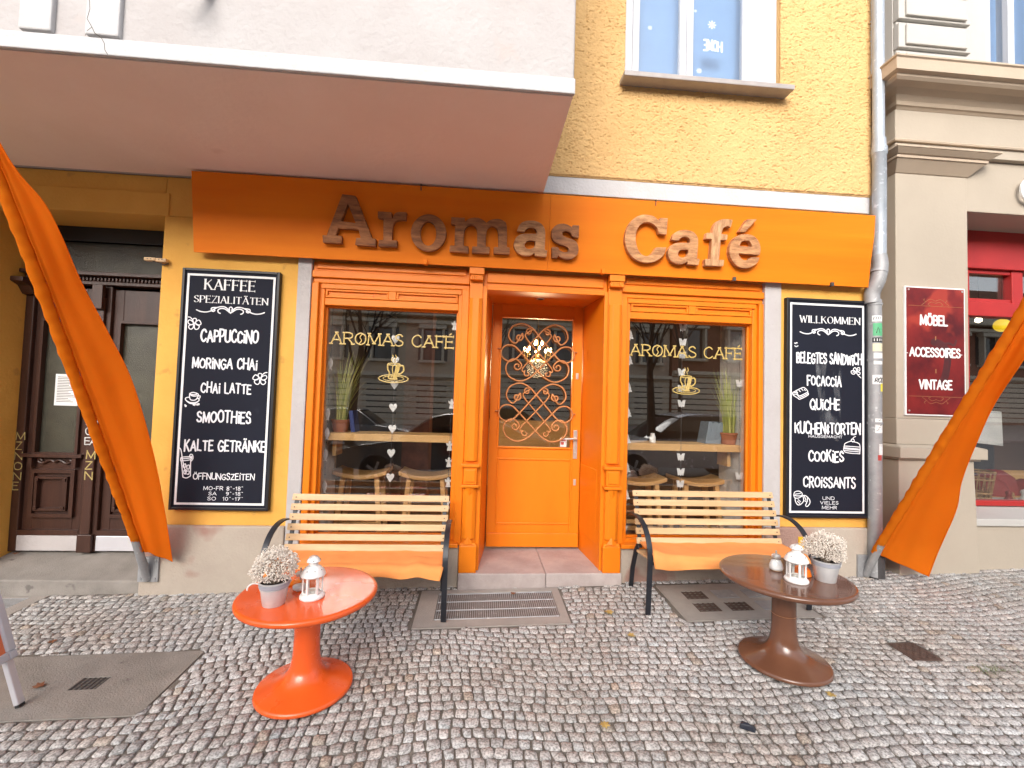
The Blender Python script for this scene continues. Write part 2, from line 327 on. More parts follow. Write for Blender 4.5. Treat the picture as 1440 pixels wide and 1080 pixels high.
# ------------------------------------------------------------------ lettering: single-stroke alphabet drawn as thin raised ribbons
G = {
'A': (.78, [[(0,0),(.39,1)],[(.39,1),(.78,0)],[(.14,.36),(.64,.36)]]),
'B': (.62, [[(0,0),(0,1)],'c',[(0,1),(.32,1),(.54,.9),(.54,.65),(.34,.53),(0,.53)],'c',[(.30,.53),(.56,.44),(.62,.27),(.54,.07),(.32,0),(0,0)]]),
'C': (.70, ['c',[(.68,.80),(.52,.98),(.32,1),(.08,.80),(0,.5),(.08,.18),(.32,0),(.54,.03),(.70,.20)]]),
'D': (.72, [[(0,0),(0,1)],'c',[(0,1),(.32,1),(.60,.86),(.72,.5),(.60,.14),(.32,0),(0,0)]]),
'E': (.58, [[(0,0),(0,1)],[(0,1),(.56,1)],[(0,.53),(.46,.53)],[(0,0),(.58,0)]]),
'F': (.56, [[(0,0),(0,1)],[(0,1),(.56,1)],[(0,.52),(.44,.52)]]),
'G': (.74, ['c',[(.70,.82),(.54,.98),(.34,1),(.08,.80),(0,.5),(.08,.18),(.34,0),(.58,.06),(.72,.22)],[(.72,.20),(.72,.46)],[(.44,.46),(.72,.46)]]),
'H': (.72, [[(0,0),(0,1)],[(.72,0),(.72,1)],[(0,.52),(.72,.52)]]),
'I': (.10, [[(.05,0),(.05,1)]]),
'i': (.14, [[(.07,0),(.07,.72)],[(.09,.95),(.10,1.02)]]),
'K': (.68, [[(0,0),(0,1)],[(.62,1),(.04,.44)],[(.22,.60),(.68,0)]]),
'L': (.56, [[(0,0),(0,1)],[(0,0),(.56,0)]]),
'M': (.90, [[(0,0),(.06,1)],[(.06,1),(.45,.12)],[(.45,.12),(.84,1)],[(.84,1),(.90,0)]]),
'N': (.74, [[(0,0),(0,1)],[(0,1),(.74,0)],[(.74,0),(.74,1)]]),
'O': (.78, ['c',[(.39,1),(.10,.84),(0,.5),(.10,.16),(.39,0),(.68,.16),(.78,.5),(.68,.84),(.39,1),(.30,.98)]]),
'P': (.60, [[(0,0),(0,1)],'c',[(0,1),(.34,1),(.58,.88),(.58,.60),(.34,.46),(0,.46)]]),
'Q': (.78, ['c',[(.39,1),(.10,.84),(0,.5),(.10,.16),(.39,0),(.68,.16),(.78,.5),(.68,.84),(.39,1),(.30,.98)],[(.46,.24),(.80,-.08)]]),
'R': (.66, [[(0,0),(0,1)],'c',[(0,1),(.34,1),(.58,.88),(.58,.62),(.34,.50),(0,.50)],[(.30,.50),(.66,0)]]),
'S': (.58, ['c',[(.54,.82),(.42,.97),(.26,1),(.06,.88),(.04,.70),(.20,.56),(.42,.46),(.57,.30),(.52,.10),(.28,0),(.10,.04),(0,.20)]]),
'T': (.70, [[(.35,0),(.35,1)],[(0,1),(.70,1)]]),
'U': (.70, ['c',[(0,1),(0,.35),(.08,.10),(.35,0),(.62,.10),(.70,.35),(.70,1)]]),
'V': (.74, [[(0,1),(.37,0)],[(.37,0),(.74,1)]]),
'W': (1.05, [[(0,1),(.27,0)],[(.27,0),(.525,.9)],[(.525,.9),(.78,0)],[(.78,0),(1.05,1)]]),
'Z': (.62, [[(0,1),(.62,1)],[(.62,1),(0,0)],[(0,0),(.62,0)]]),
'&': (.40, ['c',[(.36,.72),(.22,.80),(.08,.70),(.10,.56),(.24,.52),(.06,.44),(.04,.26),(.18,.14),(.36,.22)],[(.22,.92),(.22,.02)]]),
'-': (.36, [[(.04,.45),(.32,.45)]]), ' ': (.36, []), '.': (.1, [[(.05,0),(.05,.04)]]), '"': (.36, [[(.08,.98),(.12,.92)],[(.22,.98),(.26,.92)]]), '/': (.3, [[(0,0),(.3,1)]]),
'0': (.5, ['c',[(.25,1),(.04,.8),(0,.5),(.04,.2),(.25,0),(.46,.2),(.5,.5),(.46,.8),(.25,1)]]),
'1': (.26, [[(0,.76),(.2,1)],[(.2,1),(.2,0)]]),
'6': (.5, ['c',[(.44,.92),(.2,.95),(.02,.6),(.02,.25),(.25,0),(.48,.2),(.44,.5),(.25,.56),(.04,.4)]]),
'7': (.5, [[(0,1),(.5,1)],[(.5,1),(.16,0)],[(.14,.5),(.44,.5)]]),
'8': (.5, ['c',[(.25,.53),(.04,.7),(.08,.92),(.25,1),(.44,.92),(.46,.7),(.25,.53),(.02,.3),(.06,.07),(.25,0),(.46,.07),(.48,.3),(.25,.53)]]),
'9': (.5, ['c',[(.46,.62),(.25,.44),(.04,.6),(.06,.9),(.25,1),(.46,.86),(.48,.5),(.36,.1),(.1,0)]]),
}
UML = {'Ä': 'A', 'Ö': 'O', 'Ü': 'U'}
def text_strokes(s, gap=.20, jit=0., rj=None):
    """-> list of (polyline, is_curve) in cap-height units, total width"""
    x = 0.; out = []
    for ch in s:
        acc = None; key = ch
        if ch in UML: key = UML[ch]; acc = 'uml'
        if ch == 'É': key = 'E'; acc = 'acute'
        wd, st = G[key]; cur = False
        sx_ = sy_ = 1.; dy = 0.
        if jit: sy_ = 1+rj.uniform(-jit, jit)*1.2; dy = rj.uniform(-jit, jit)*.6
        for it in st:
            if it == 'c': cur = True; continue
            q = [(x+px*sx_ + (rj.uniform(-jit, jit)*.35 if jit else 0), py*sy_+dy + (rj.uniform(-jit, jit)*.35 if jit else 0)) for px, py in it]
            out.append((spline(q, n=5) if cur else q, cur)); cur = False
        top = sy_+dy
        if acc == 'uml':
            for ox in (.30, .66): out.append(([(x+wd*ox, top+.17), (x+wd*ox+.01, top+.21)], False))
        if acc == 'acute': out.append(([(x+wd*.42, top+.12), (x+wd*.72, top+.30)], False))
        x += wd+gap
    return out, x-gap
def ribbon(mb, pts, wf, plane, lift=.0006, capr=True):
    """pts in the 2D plane (u,v); wf(angle)->half width; plane(u,v,d)->xyz with d = height off the surface"""
    P = [np.array(p, float) for p in pts]
    Q = [P[0]]
    for p in P[1:]:
        if np.linalg.norm(p-Q[-1]) > 1e-6: Q.append(p)
    P = Q; n = len(P)
    if n < 2: return
    T = []
    for i in range(n):
        t = P[min(i+1,n-1)]-P[max(i-1,0)]; T.append(t/(np.linalg.norm(t)+1e-12))
    rows = []
    def row(p, t, h, k=1.):
        nn = np.array([-t[1], t[0]]); rows.append((p+nn*h*k, p, p-nn*h*k))
    h0 = wf(T[0]); h1 = wf(T[-1])
    if capr:
        row(P[0]-T[0]*h0*.9, T[0], h0, .35); row(P[0]-T[0]*h0*.55, T[0], h0, .82)
    for p, t in zip(P, T): row(p, t, wf(t))
    if capr:
        row(P[-1]+T[-1]*h1*.55, T[-1], h1, .82); row(P[-1]+T[-1]*h1*.9, T[-1], h1, .35)
    b = len(mb.v); e = rnd.uniform(0, .00015)
    for a, c, d in rows:
        mb.v += [plane(a[0], a[1], -.0003), plane(c[0], c[1], lift+e), plane(d[0], d[1], -.0003)]
    for i in range(len(rows)-1):
        o = b+i*3; mb.f += [(o,o+3,o+4,o+1),(o+1,o+4,o+5,o+2)]
def wall_plane(y):           # a plane facing the street (-Y)
    return lambda u, v, d: (u, y-d, v)
def lettering(mb, s, x0, x1, z, h, plane, style='hand', wt=.15, jit=0., gap=.2, seed=1, mirror=False):
    rj = random.Random(seed)
    st, W = text_strokes(s, gap, jit, rj)
    kx = (x1-x0)/W if not mirror else -(x1-x0)/W
    ox = x0 if not mirror else x1
    for pts, cur in st:
        q = [(ox+a*kx, z+b*h) for a, b in pts]
        if style == 'serif':
            wf = lambda t: h*wt*(.30+.70*abs(t[1])**1.5)*.5*(1. if not (t[0]*t[1] > 0 and abs(t[0]) > .25) else .55)
            ribbon(mb, q, wf, plane, capr=False)
            for end, nb in ((q[0], q[1]), (q[-1], q[-2])):
                t = np.array(end)-np.array(nb); t = t/(np.linalg.norm(t)+1e-9)
                sw = h*wt*.62
                if not cur and abs(t[1]) > .75:
                    ribbon(mb, [(end[0]-sw, end[1]), (end[0]+sw, end[1])], lambda t: h*wt*.22, plane, capr=False)
                elif not cur and abs(t[0]) > .95 and len(q) == 2 and abs(q[0][0]-q[1][0]) > .3*h:
                    ribbon(mb, [(end[0], end[1]-sw*.8), (end[0], end[1]+sw*.8)], lambda t: h*wt*.2, plane, capr=False)
        elif style == 'slab':
            ribbon(mb, q, lambda t: h*wt*.5, plane, capr=False)
            for end, nb in ((q[0], q[1]), (q[-1], q[-2])):
                t = np.array(end)-np.array(nb); t = t/(np.linalg.norm(t)+1e-9); sw = h*.17
                if not cur and abs(t[1]) > .75: ribbon(mb, [(end[0]-sw, end[1]), (end[0]+sw, end[1])], lambda t: h*wt*.5, plane, capr=False)
                elif not cur and abs(t[0]) > .95 and abs(q[0][0]-q[1][0]) > .3*h: ribbon(mb, [(end[0], end[1]-sw*.7), (end[0], end[1]+sw*.7)], lambda t: h*wt*.45, plane, capr=False)
        else:
            ribbon(mb, q, lambda t: h*wt*.5, plane, capr=True)
def draw(mb, lines, x0, z0, sx, sz, plane, hw, smooth=True):
    """line drawing: list of polylines in 0..1 coordinates"""
    for ln in lines:
        q = [(x0+a*sx, z0+b*sz) for a, b in (spline(ln, n=5) if smooth and len(ln) > 2 else ln)]
        ribbon(mb, q, lambda t: hw, plane)
def circ(cx, cy, r, n=14, a0=0., a1=6.2832, ry=None):
    ry = r if ry is None else ry
    return [(cx+r*math.cos(a0+(a1-a0)*i/n), cy+ry*math.sin(a0+(a1-a0)*i/n)) for i in range(n+1)]

# outline -> extruded plate (even-odd filled, marching squares), rounded front edge
def plate(outline, holes, y_of, depth, res=.004):
    def dist(poly, X, Y):
        p = np.array(poly); q = np.roll(p, -1, 0); D = np.full(X.shape, 1e9); ins = np.zeros(X.shape, bool)
        for (ax, ay), (bx, by) in zip(p, q):
            dx, dy = bx-ax, by-ay; L2 = dx*dx+dy*dy+1e-15
            t = np.clip(((X-ax)*dx+(Y-ay)*dy)/L2, 0, 1); D = np.minimum(D, np.hypot(X-ax-t*dx, Y-ay-t*dy))
            c = (ay > Y) != (by > Y)
            with np.errstate(divide='ignore', invalid='ignore'): xi = ax+(Y-ay)*dx/(dy if dy else 1e-15)
            ins ^= c & (X < xi)
        return np.where(ins, -D, D)
    pts = np.array(outline); x0, z0 = pts.min(0)-2*res; x1, z1 = pts.max(0)+2*res
    nx = int((x1-x0)/res)+1; nz_ = int((z1-z0)/res)+1
    X, Y = np.meshgrid(x0+np.arange(nx)*res, z0+np.arange(nz_)*res, indexing='ij')
    S = dist(outline, X, Y)
    for h in holes: S = np.maximum(S, -dist(h, X, Y))
    S = np.where(np.abs(S) < 1e-6, 1e-6, S)
    idx = {}; V = []; F = []
    def vid(key, x, z):
        if key not in idx: idx[key] = len(V); V.append((x, z))
        return idx[key]
    for i in range(nx-1):
        for j in range(nz_-1):
            cs = [(i,j),(i+1,j),(i+1,j+1),(i,j+1)]; sv = [S[c] for c in cs]
            if min(sv) > 0: continue
            poly = []
            for k in range(4):
                a, b = cs[k], cs[(k+1) % 4]; sa, sb = sv[k], sv[(k+1) % 4]
                if sa < 0: poly.append(vid(a, X[a], Y[a]))
                if (sa < 0) != (sb < 0):
                    t = sa/(sa-sb); poly.append(vid((min(a,b), max(a,b)), X[a]+t*(X[b]-X[a]), Y[a]+t*(Y[b]-Y[a])))
            if len(poly) > 2: F.append(tuple(poly))
    ed = {}
    for f in F:
        for a, b in zip(f, f[1:]+f[:1]): ed[(a,b)] = 1
    bd = [(a,b) for (a,b) in ed if (b,a) not in ed]
    mb = MB(); n = len(V)
    bset = {a for a, b in bd} | {b for a, b in bd}
    for i, (x, z) in enumerate(V): mb.v.append(y_of(x, z, depth - (.0022 if i in bset else 0)))
    back = {}
    for i in sorted(bset): back[i] = len(mb.v); mb.v.append(y_of(V[i][0], V[i][1], 0.))
    mb.f += F; mb.f += [(b, a, back[a], back[b]) for a, b in bd]
    return mb
# ------------------------------------------------------------------ ground
def sheet(name, x0, x1, y0, y1, dz, material, nx=40, ny=10, fz=None):
    mb = MB(); 
    for j in range(ny+1):
        for i in range(nx+1):
            x = x0+(x1-x0)*i/nx; y = y0+(y1-y0)*j/ny
            mb.v.append((x, y, (fz(x, y) if fz else gz(x, y))+dz))
    for j in range(ny):
        for i in range(nx):
            a = j*(nx+1)+i; mb.f.append((a, a+1, a+nx+2, a+nx+1))
    return struct(mb.build(name, material))
sheet('pavement_bed', -45, 45, -1.0, 3.9, -.0085, 'joint_sand')
sheet('road', -45, 45, -9.0, -1.0, -.12, 'asphalt', fz=lambda x, y: .003+.0256*x+.03*-1.0)
sheet('far_pavement', -45, 45, -22, -9.16, -.02, 'slab_concrete', fz=lambda x, y: .003+.0256*x-.03)
kb = MB()
for i in range(60):
    x = -45+1.5*i
    for (ya, yb) in ((-1.14, -1.0), (-9.16, -9.0)):
        z0 = .003+.0256*x-.03; z1 = .003+.0256*(x+1.49)-.03
        kb.hexa([(x,ya,z0-.3),(x+1.49,ya,z1-.3),(x+1.49,yb,z1-.3),(x,yb,z0-.3),(x,ya,z0-.002),(x+1.49,ya,z1-.002),(x+1.49,yb,z1-.002),(x,yb,z0-.002)])
struct(kb.build('kerb', 'step_stone', bevel=.01))

# slabs that interrupt the setts: (x0,x1,y0,y1) rough rectangles, some skewed
SLABS = [(-.40, .66, 2.88, 3.44), (1.40, 2.40, 2.86, 3.42), (-2.62, -1.535, 2.22, 2.745), (2.53, 2.72, 2.375, 2.57), (-4.6, -3.08, 3.19, 3.60), (-5.2, -2.4, 3.50, 3.9), (-.15, 1.19, 3.42, 3.9)]
def warp(x, y):
    wx = x + .07*np.sin(1.7*y+.6*x) + .03*np.sin(3.1*y+1.0)
    wy = y + .085*np.sin(.95*x+.4+.5*y) + .035*np.sin(2.3*x+1.1*y) + .012*np.sin(6.1*x+2)
    return wx, wy
def setts():
    rs = np.random.RandomState(5)
    quads = []
    y = -1.1
    while y < 3.9:
        hgt = rs.uniform(.049, .061); x = -6.3 + rs.uniform(0, .06)
        while x < 7.6:
            wd = np.clip(rs.normal(.058, .008), .043, .080); quads.append((x, y, wd, hgt)); x += wd
        y += hgt
    q = np.array(quads); N = len(q)
    cx = q[:,0]+q[:,2]/2; cy = q[:,1]+q[:,3]/2
    g = rs.uniform(.0012, .0034, N)
    hw = q[:,2]/2-g; hh = q[:,3]/2-g
    base = np.array([(1,.74),(.76,1),(-.76,1),(-1,.74),(-1,-.74),(-.76,-1),(.76,-1),(1,-.74)])
    ring = base[None]*np.ones((N,1,1)); ring += rs.uniform(-.20, .05, ring.shape)*np.sign(base)[None]; ring[:,:,0] += (rs.normal(0,.10,N)[:,None])*ring[:,:,1]; ring[:,:,1] += (rs.normal(0,.08,N)[:,None])*ring[:,:,0]
    px = cx[:,None]+ring[:,:,0]*hw[:,None]; py = cy[:,None]+ring[:,:,1]*hh[:,None]
    ang = rs.normal(0, .05, N)[:,None]; dx = px-cx[:,None]; dy = py-cy[:,None]
    px = cx[:,None]+dx*np.cos(ang)-dy*np.sin(ang); py = cy[:,None]+dx*np.sin(ang)+dy*np.cos(ang)
    wx, wy = warp(px, py); wcx, wcy = warp(cx, cy)
    keep = (wcy > -.97) & (wcy < 3.56)
    for (a, b, c, d) in SLABS:       # stones meeting a slab are cut along its edge
        e = .004; inn = (wx > a-e) & (wx < b+e) & (wy > c-e) & (wy < d+e)
        keep &= ~((wcx > a+.012) & (wcx < b-.012) & (wcy > c+.012) & (wcy < d-.012))
        dl = np.stack([wx-(a-e), (b+e)-wx, wy-(c-e), (d+e)-wy]); k = dl.argmin(0)
        wx = np.where(inn & (k == 0), a-e, np.where(inn & (k == 1), b+e, wx)); wy = np.where(inn & (k == 2), c-e, np.where(inn & (k == 3), d+e, wy))
    wx, wy, wcx, wcy = wx[keep], wy[keep], wcx[keep], wcy[keep]; N = len(wcx)
    off = rs.normal(0, .0018, N); tx = rs.normal(0, .026, N); ty = rs.normal(0, .026, N); dome = rs.uniform(.0, .0012, N)
    def zz(x, y, d): return .003+.0256*x+.03*y + off[:,None] + (x-wcx[:,None])*tx[:,None] + (y-wcy[:,None])*ty[:,None] + d
    def lerp(k): return wcx[:,None]+(wx-wcx[:,None])*k, wcy[:,None]+(wy-wcy[:,None])*k
    P = np.zeros((N, 25, 3))
    P[:,0] = np.stack([wcx, wcy, zz(wcx[:,None], wcy[:,None], dome[:,None])[:,0]], 1)
    for r, (k, d) in enumerate(((.89, .0), (.985, -.0030), (1.0, -.022))):
        x, y = lerp(k); rough = rs.normal(0, .0011, x.shape) if r < 2 else 0
        P[:,1+8*r:9+8*r,0] = x; P[:,1+8*r:9+8*r,1] = y; P[:,1+8*r:9+8*r,2] = zz(x, y, d+(dome[:,None]*.55 if r == 0 else 0))+rough
    tri = np.array([(0, 1+k, 1+(k+1) % 8) for k in range(8)])
    quad = np.array([(1+8*r+k, 9+8*r+k, 9+8*r+(k+1) % 8, 1+8*r+(k+1) % 8) for r in range(2) for k in range(8)])
    o = (np.arange(N)*25)[:,None,None]
    tl = (tri[None]+o).reshape(-1); ql = (quad[None]+o).reshape(-1)
    me = bpy.data.meshes.new('setts'); nt_, nq = N*8, N*16
    me.vertices.add(N*25); me.vertices.foreach_set('co', P.reshape(-1))
    me.loops.add(nt_*3+nq*4); me.loops.foreach_set('vertex_index', np.concatenate([tl, ql]).astype(np.int32))
    me.polygons.add(nt_+nq)
    me.polygons.foreach_set('loop_start', np.concatenate([np.arange(nt_)*3, nt_*3+np.arange(nq)*4]).astype(np.int32))
    me.update(calc_edges=True); me.validate(); me.shade_smooth()
    t = np.clip(rs.normal(.455, .042, N), .33, .57); hue = rs.normal(0, .008, N); brown = rs.rand(N) < .025
    col = np.stack([t+hue+.010, t-.3*hue, t-hue-.008], 1); col[brown] *= np.array([.92, .82, .72])
    ca = np.ones((N*25, 4)); ca[:,:3] = np.repeat(col, 25, 0)
    at = me.color_attributes.new('tone', 'FLOAT_COLOR', 'POINT'); at.data.foreach_set('color', ca.astype(np.float32).reshape(-1))
    me.materials.append(MATS['granite_sett'])
    ob = bpy.data.objects.new('pavement', me); C.objects.link(ob); return struct(ob)
setts()

def slab(name, pts, dz, material, parent=None, thick=.05, bevel=.004):
    """flat slab following the fall of the pavement; pts: outline (x,y)"""
    n = len(pts); mb = MB(); vs = [(x,y,gz(x,y)+dz-thick) for x,y in pts]+[(x,y,gz(x,y)+dz) for x,y in pts]
    mb.add(vs, [tuple(range(n))[::-1], tuple(range(n,2*n))]+[(i,(i+1)%n,(i+1)%n+n,i+n) for i in range(n)])
    return mb.build(name, material, parent, bevel=bevel)
def frame_slab(name, o, holes, dz, material, parent=None, thick=.06):
    """rectangular slab (x0,x1,y0,y1) with rectangular openings: built from butted strips on a grid"""
    xs = sorted({o[0], o[1]} | {h[0] for h in holes} | {h[1] for h in holes}); ys = sorted({o[2], o[3]} | {h[2] for h in holes} | {h[3] for h in holes})
    mb = MB(); ids = {}
    def vid(x, y, k):
        if (x,y,k) not in ids: ids[(x,y,k)] = len(mb.v); mb.v.append((x, y, gz(x,y)+dz-(thick if k else 0)))
        return ids[(x,y,k)]
    full = set()
    for i in range(len(xs)-1):
        for j in range(len(ys)-1):
            mx, my = (xs[i]+xs[i+1])/2, (ys[j]+ys[j+1])/2
            if not any(h[0] < mx < h[1] and h[2] < my < h[3] for h in holes): full.add((i,j))
    for i, j in full:
        a = [(xs[i],ys[j]),(xs[i+1],ys[j]),(xs[i+1],ys[j+1]),(xs[i],ys[j+1])]
        mb.f.append(tuple(vid(*p, 0) for p in a)); mb.f.append(tuple(vid(*p, 1) for p in a)[::-1])
        for k, (di, dj) in enumerate(((0,-1),(1,0),(0,1),(-1,0))):
            if (i+di, j+dj) not in full:
                p, q = a[k], a[(k+1) % 4]; mb.f.append((vid(*p,1), vid(*q,1), vid(*q,0), vid(*p,0)))
    return mb.build(name, material, parent)

# long grate in front of the door
t = thing('light_well_grate', 'long steel grate in a concrete surround in front of the orange door step', 'grate', (0,0,0))
frame_slab('surround', (-.385, .65, 2.895, 3.415), [(-.255, .595, 2.985, 3.365)], -.001, 'slab_concrete', t)
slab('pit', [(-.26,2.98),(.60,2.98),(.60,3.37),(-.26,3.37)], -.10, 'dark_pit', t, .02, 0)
g = MB()
n = 58
for i in range(n):
    x = -.247+ (.834)*i/(n-1); g.hexa([(x-.003,2.99,gz(x,2.99)-.030),(x+.003,2.99,gz(x,2.99)-.030),(x+.003,3.36,gz(x,3.36)-.030),(x-.003,3.36,gz(x,3.36)-.030),(x-.003,2.99,gz(x,2.99)-.004),(x+.003,2.99,gz(x,2.99)-.004),(x+.003,3.36,gz(x,3.36)-.004),(x-.003,3.36,gz(x,3.36)-.004)])
g.build('bars', 'galvanised', t)
g = MB()
for y in (3.0, 3.118, 3.236, 3.352): g.tube([(-.25,y,gz(-.25,y)-.006),(.59,y,gz(.59,y)-.006)], .005, 6)
g.build('cross_rod', 'galvanised', t)
# vent slab under the right bench
t = thing('cellar_vent_slab', 'concrete slab with small iron vents set in the cobbles under the right bench', 'vent slab')
vh = []
for r, y in enumerate((2.985, 3.165)):
    for k in range(3): vh.append((1.575+.235*k+.0*r, 1.575+.235*k+.165, y, y+.125))
frame_slab('surround', (1.43, 2.38, 2.875, 3.40), [vh[0], vh[1], vh[3]], -.001, 'slab_concrete', t)
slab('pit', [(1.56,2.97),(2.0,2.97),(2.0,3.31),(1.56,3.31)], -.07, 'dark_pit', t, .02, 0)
for h in (vh[0], vh[1], vh[3]):
    g = MB()
    for k in range(5):
        x = h[0]+.006+k*(h[1]-h[0]-.012)/4; g.hexa([(x-.007,h[2]+.001,gz(x,h[2])-.02),(x+.007,h[2]+.001,gz(x,h[2])-.02),(x+.007,h[3]-.001,gz(x,h[3])-.02),(x-.007,h[3]-.001,gz(x,h[3])-.02),(x-.007,h[2]+.001,gz(x,h[2])-.003),(x+.007,h[2]+.001,gz(x,h[2])-.003),(x+.007,h[3]-.001,gz(x,h[3])-.003),(x-.007,h[3]-.001,gz(x,h[3])-.003)])
    for k in range(4):
        y = h[2]+.01+k*(h[3]-h[2]-.02)/3; g.hexa([(h[0]+.002,y-.006,gz(h[0],y)-.02),(h[1]-.002,y-.006,gz(h[1],y)-.02),(h[1]-.002,y+.006,gz(h[1],y)-.02),(h[0]+.002,y+.006,gz(h[0],y)-.02),(h[0]+.002,y-.006,gz(h[0],y)-.0045),(h[1]-.002,y-.006,gz(h[1],y)-.0045),(h[1]-.002,y+.006,gz(h[1],y)-.0045),(h[0]+.002,y+.006,gz(h[0],y)-.0045)])
    g.build('vent', 'rust_iron', t)
for h in (vh[2], vh[4], vh[5]):
    slab('blind_plate', [(h[0],h[2]),(h[1],h[2]),(h[1],h[3]),(h[0],h[3])], .003, 'galvanised', t, .01, .002)
# drain slab at left
t = thing('drain_slab', 'square concrete slab with a small black drain grate beside the orange table', 'drain slab')
frame_slab('surround', (-2.60, -1.545, 2.232, 2.735), [(-2.03, -1.895, 2.43, 2.53)], -.002, 'old_concrete', t)
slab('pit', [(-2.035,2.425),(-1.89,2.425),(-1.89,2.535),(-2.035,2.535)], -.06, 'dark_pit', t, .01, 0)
g = MB()
for k in range(6):
    x = -2.024+k*.0246; g.hexa([(x-.004,2.431,gz(x,2.43)-.022),(x+.004,2.431,gz(x,2.43)-.022),(x+.004,2.529,gz(x,2.53)-.022),(x-.004,2.529,gz(x,2.53)-.022),(x-.004,2.431,gz(x,2.43)-.005),(x+.004,2.431,gz(x,2.43)-.005),(x+.004,2.529,gz(x,2.53)-.005),(x-.004,2.529,gz(x,2.53)-.005)])
for y in (2.455, 2.48, 2.505): g.tube([(-2.028,y,gz(-2.03,y)-.010),(-1.897,y,gz(-1.9,y)-.010)], .004, 6)
g.build('grille', 'cast_iron', t)
# cover plate at right
t = thing('cover_plate', 'small patterned iron cover plate set in the cobbles right of the brown table', 'cover plate')
slab('plate', [(2.54,2.385),(2.71,2.385),(2.71,2.56),(2.54,2.56)], -.004, 'rust_iron', t, .03, .003)
g = MB()
for k in range(7):
    for j in range(7):
        if (k+j) % 2: continue
        x, y = 2.56+.0216*k, 2.408+.0215*j; z = gz(x,y)-.0045; g.box(x-.008,x+.008,y-.008,y+.008,z,z+.004)
g.build('knobs', 'rust_iron', t)
# grate at the far left
t = thing('doorway_grate', 'dark steel grate at the left edge before the dark double door', 'grate')
frame_slab('surround', (-4.5, -3.09, 3.20, 3.50), [(-4.4, -3.20, 3.265, 3.485)], -.002, 'slab_concrete', t)
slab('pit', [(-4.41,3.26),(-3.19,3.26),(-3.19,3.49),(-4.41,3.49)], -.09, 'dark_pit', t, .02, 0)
g = MB()
for k in range(12):
    y = 3.272+k*.0186; g.hexa([(-4.40,y-.003,gz(-4.4,y)-.03),(-3.2,y-.003,gz(-3.2,y)-.03),(-3.2,y+.003,gz(-3.2,y)-.03),(-4.4,y+.003,gz(-4.4,y)-.03),(-4.40,y-.003,gz(-4.4,y)-.005),(-3.2,y-.003,gz(-3.2,y)-.005),(-3.2,y+.003,gz(-3.2,y)-.005),(-4.4,y+.003,gz(-4.4,y)-.005)])
g.build('bars', 'galvanised', t)
# doorstep slab of the house door
t = thing('house_door_step', 'long worn grey stone step below the dark double door', 'step')
mb = MB(); mb.hexa([(-5.1,3.512,-.15),(-2.462,3.512,-.15),(-2.462,3.93,-.15),(-5.1,3.93,-.15),(-5.1,3.512,.148),(-2.462,3.512,.125),(-2.462,3.93,.225),(-5.1,3.93,.235)])
mb.build('tread', 'old_concrete', t, bevel=.012, seg=3)
# step of the cafe door
t = thing('cafe_door_step', 'reddish grey stone step below the orange cafe door', 'step')
mb = MB(); mb.box(-.122, .56, 3.432, 4.2, -.1, .216); mb.box(.562, 1.168, 3.434, 4.2, -.1, .2185)
mb.build('tread', 'step_stone', t, bevel=.009, seg=3)

# ------------------------------------------------------------------ the cafe building
B = thing('cafe_building', 'yellow plastered building with a pale balcony over its orange cafe front', 'building', (0, 3.5, 0))
Bi = B.matrix_world.inverted() if False else None
B.location = (0,0,0)
W = MB()
YB = 3.80
# smooth yellow wall left of the shop, round the house doorway, and right of the shop
W.box(-9, -3.72, 3.5, YB+.15, .56, 3.2); W.box(-2.457, -1.44, 3.5, YB+.15, .545, 2.893); W.box(-3.718, -2.457, 3.502, YB+.15, 2.893, 3.2)
W.box(-2.4555, -1.44, 3.5, YB+.15, 2.893, 3.2)
W.build('wall', 'yellow_plaster', B, bevel=.008)
W = MB(); W.box(2.51, 3.31, 3.5, YB, .575, 2.70); W.build('wall', 'yellow_plaster', B, bevel=.008)
W = MB(); W.box(-3.735, -2.424, 3.488, 3.51, 2.889, 3.068); W.build('door_surround', 'yellow_plaster', B, bevel=.006)
# reveals of the doorway (painted) beside the door
W = MB(); W.box(-5.0, -3.722, 3.505, 3.95, .16, .56); W.build('reveal', 'yellow_plaster', B)
# backing above the shopfront, hidden by the sign
W = MB(); W.box(-1.44, 3.31, 3.52, YB, 2.70, 3.26); W.box(-1.44, 2.51, 3.53, YB, 2.60, 2.70); W.build('lintel_wall', 'yellow_plaster', B)
W = MB(); W.box(.45, 3.31, 3.485, YB, 3.262, 3.405); W.build('band', 'white_trim', B, bevel=.006)
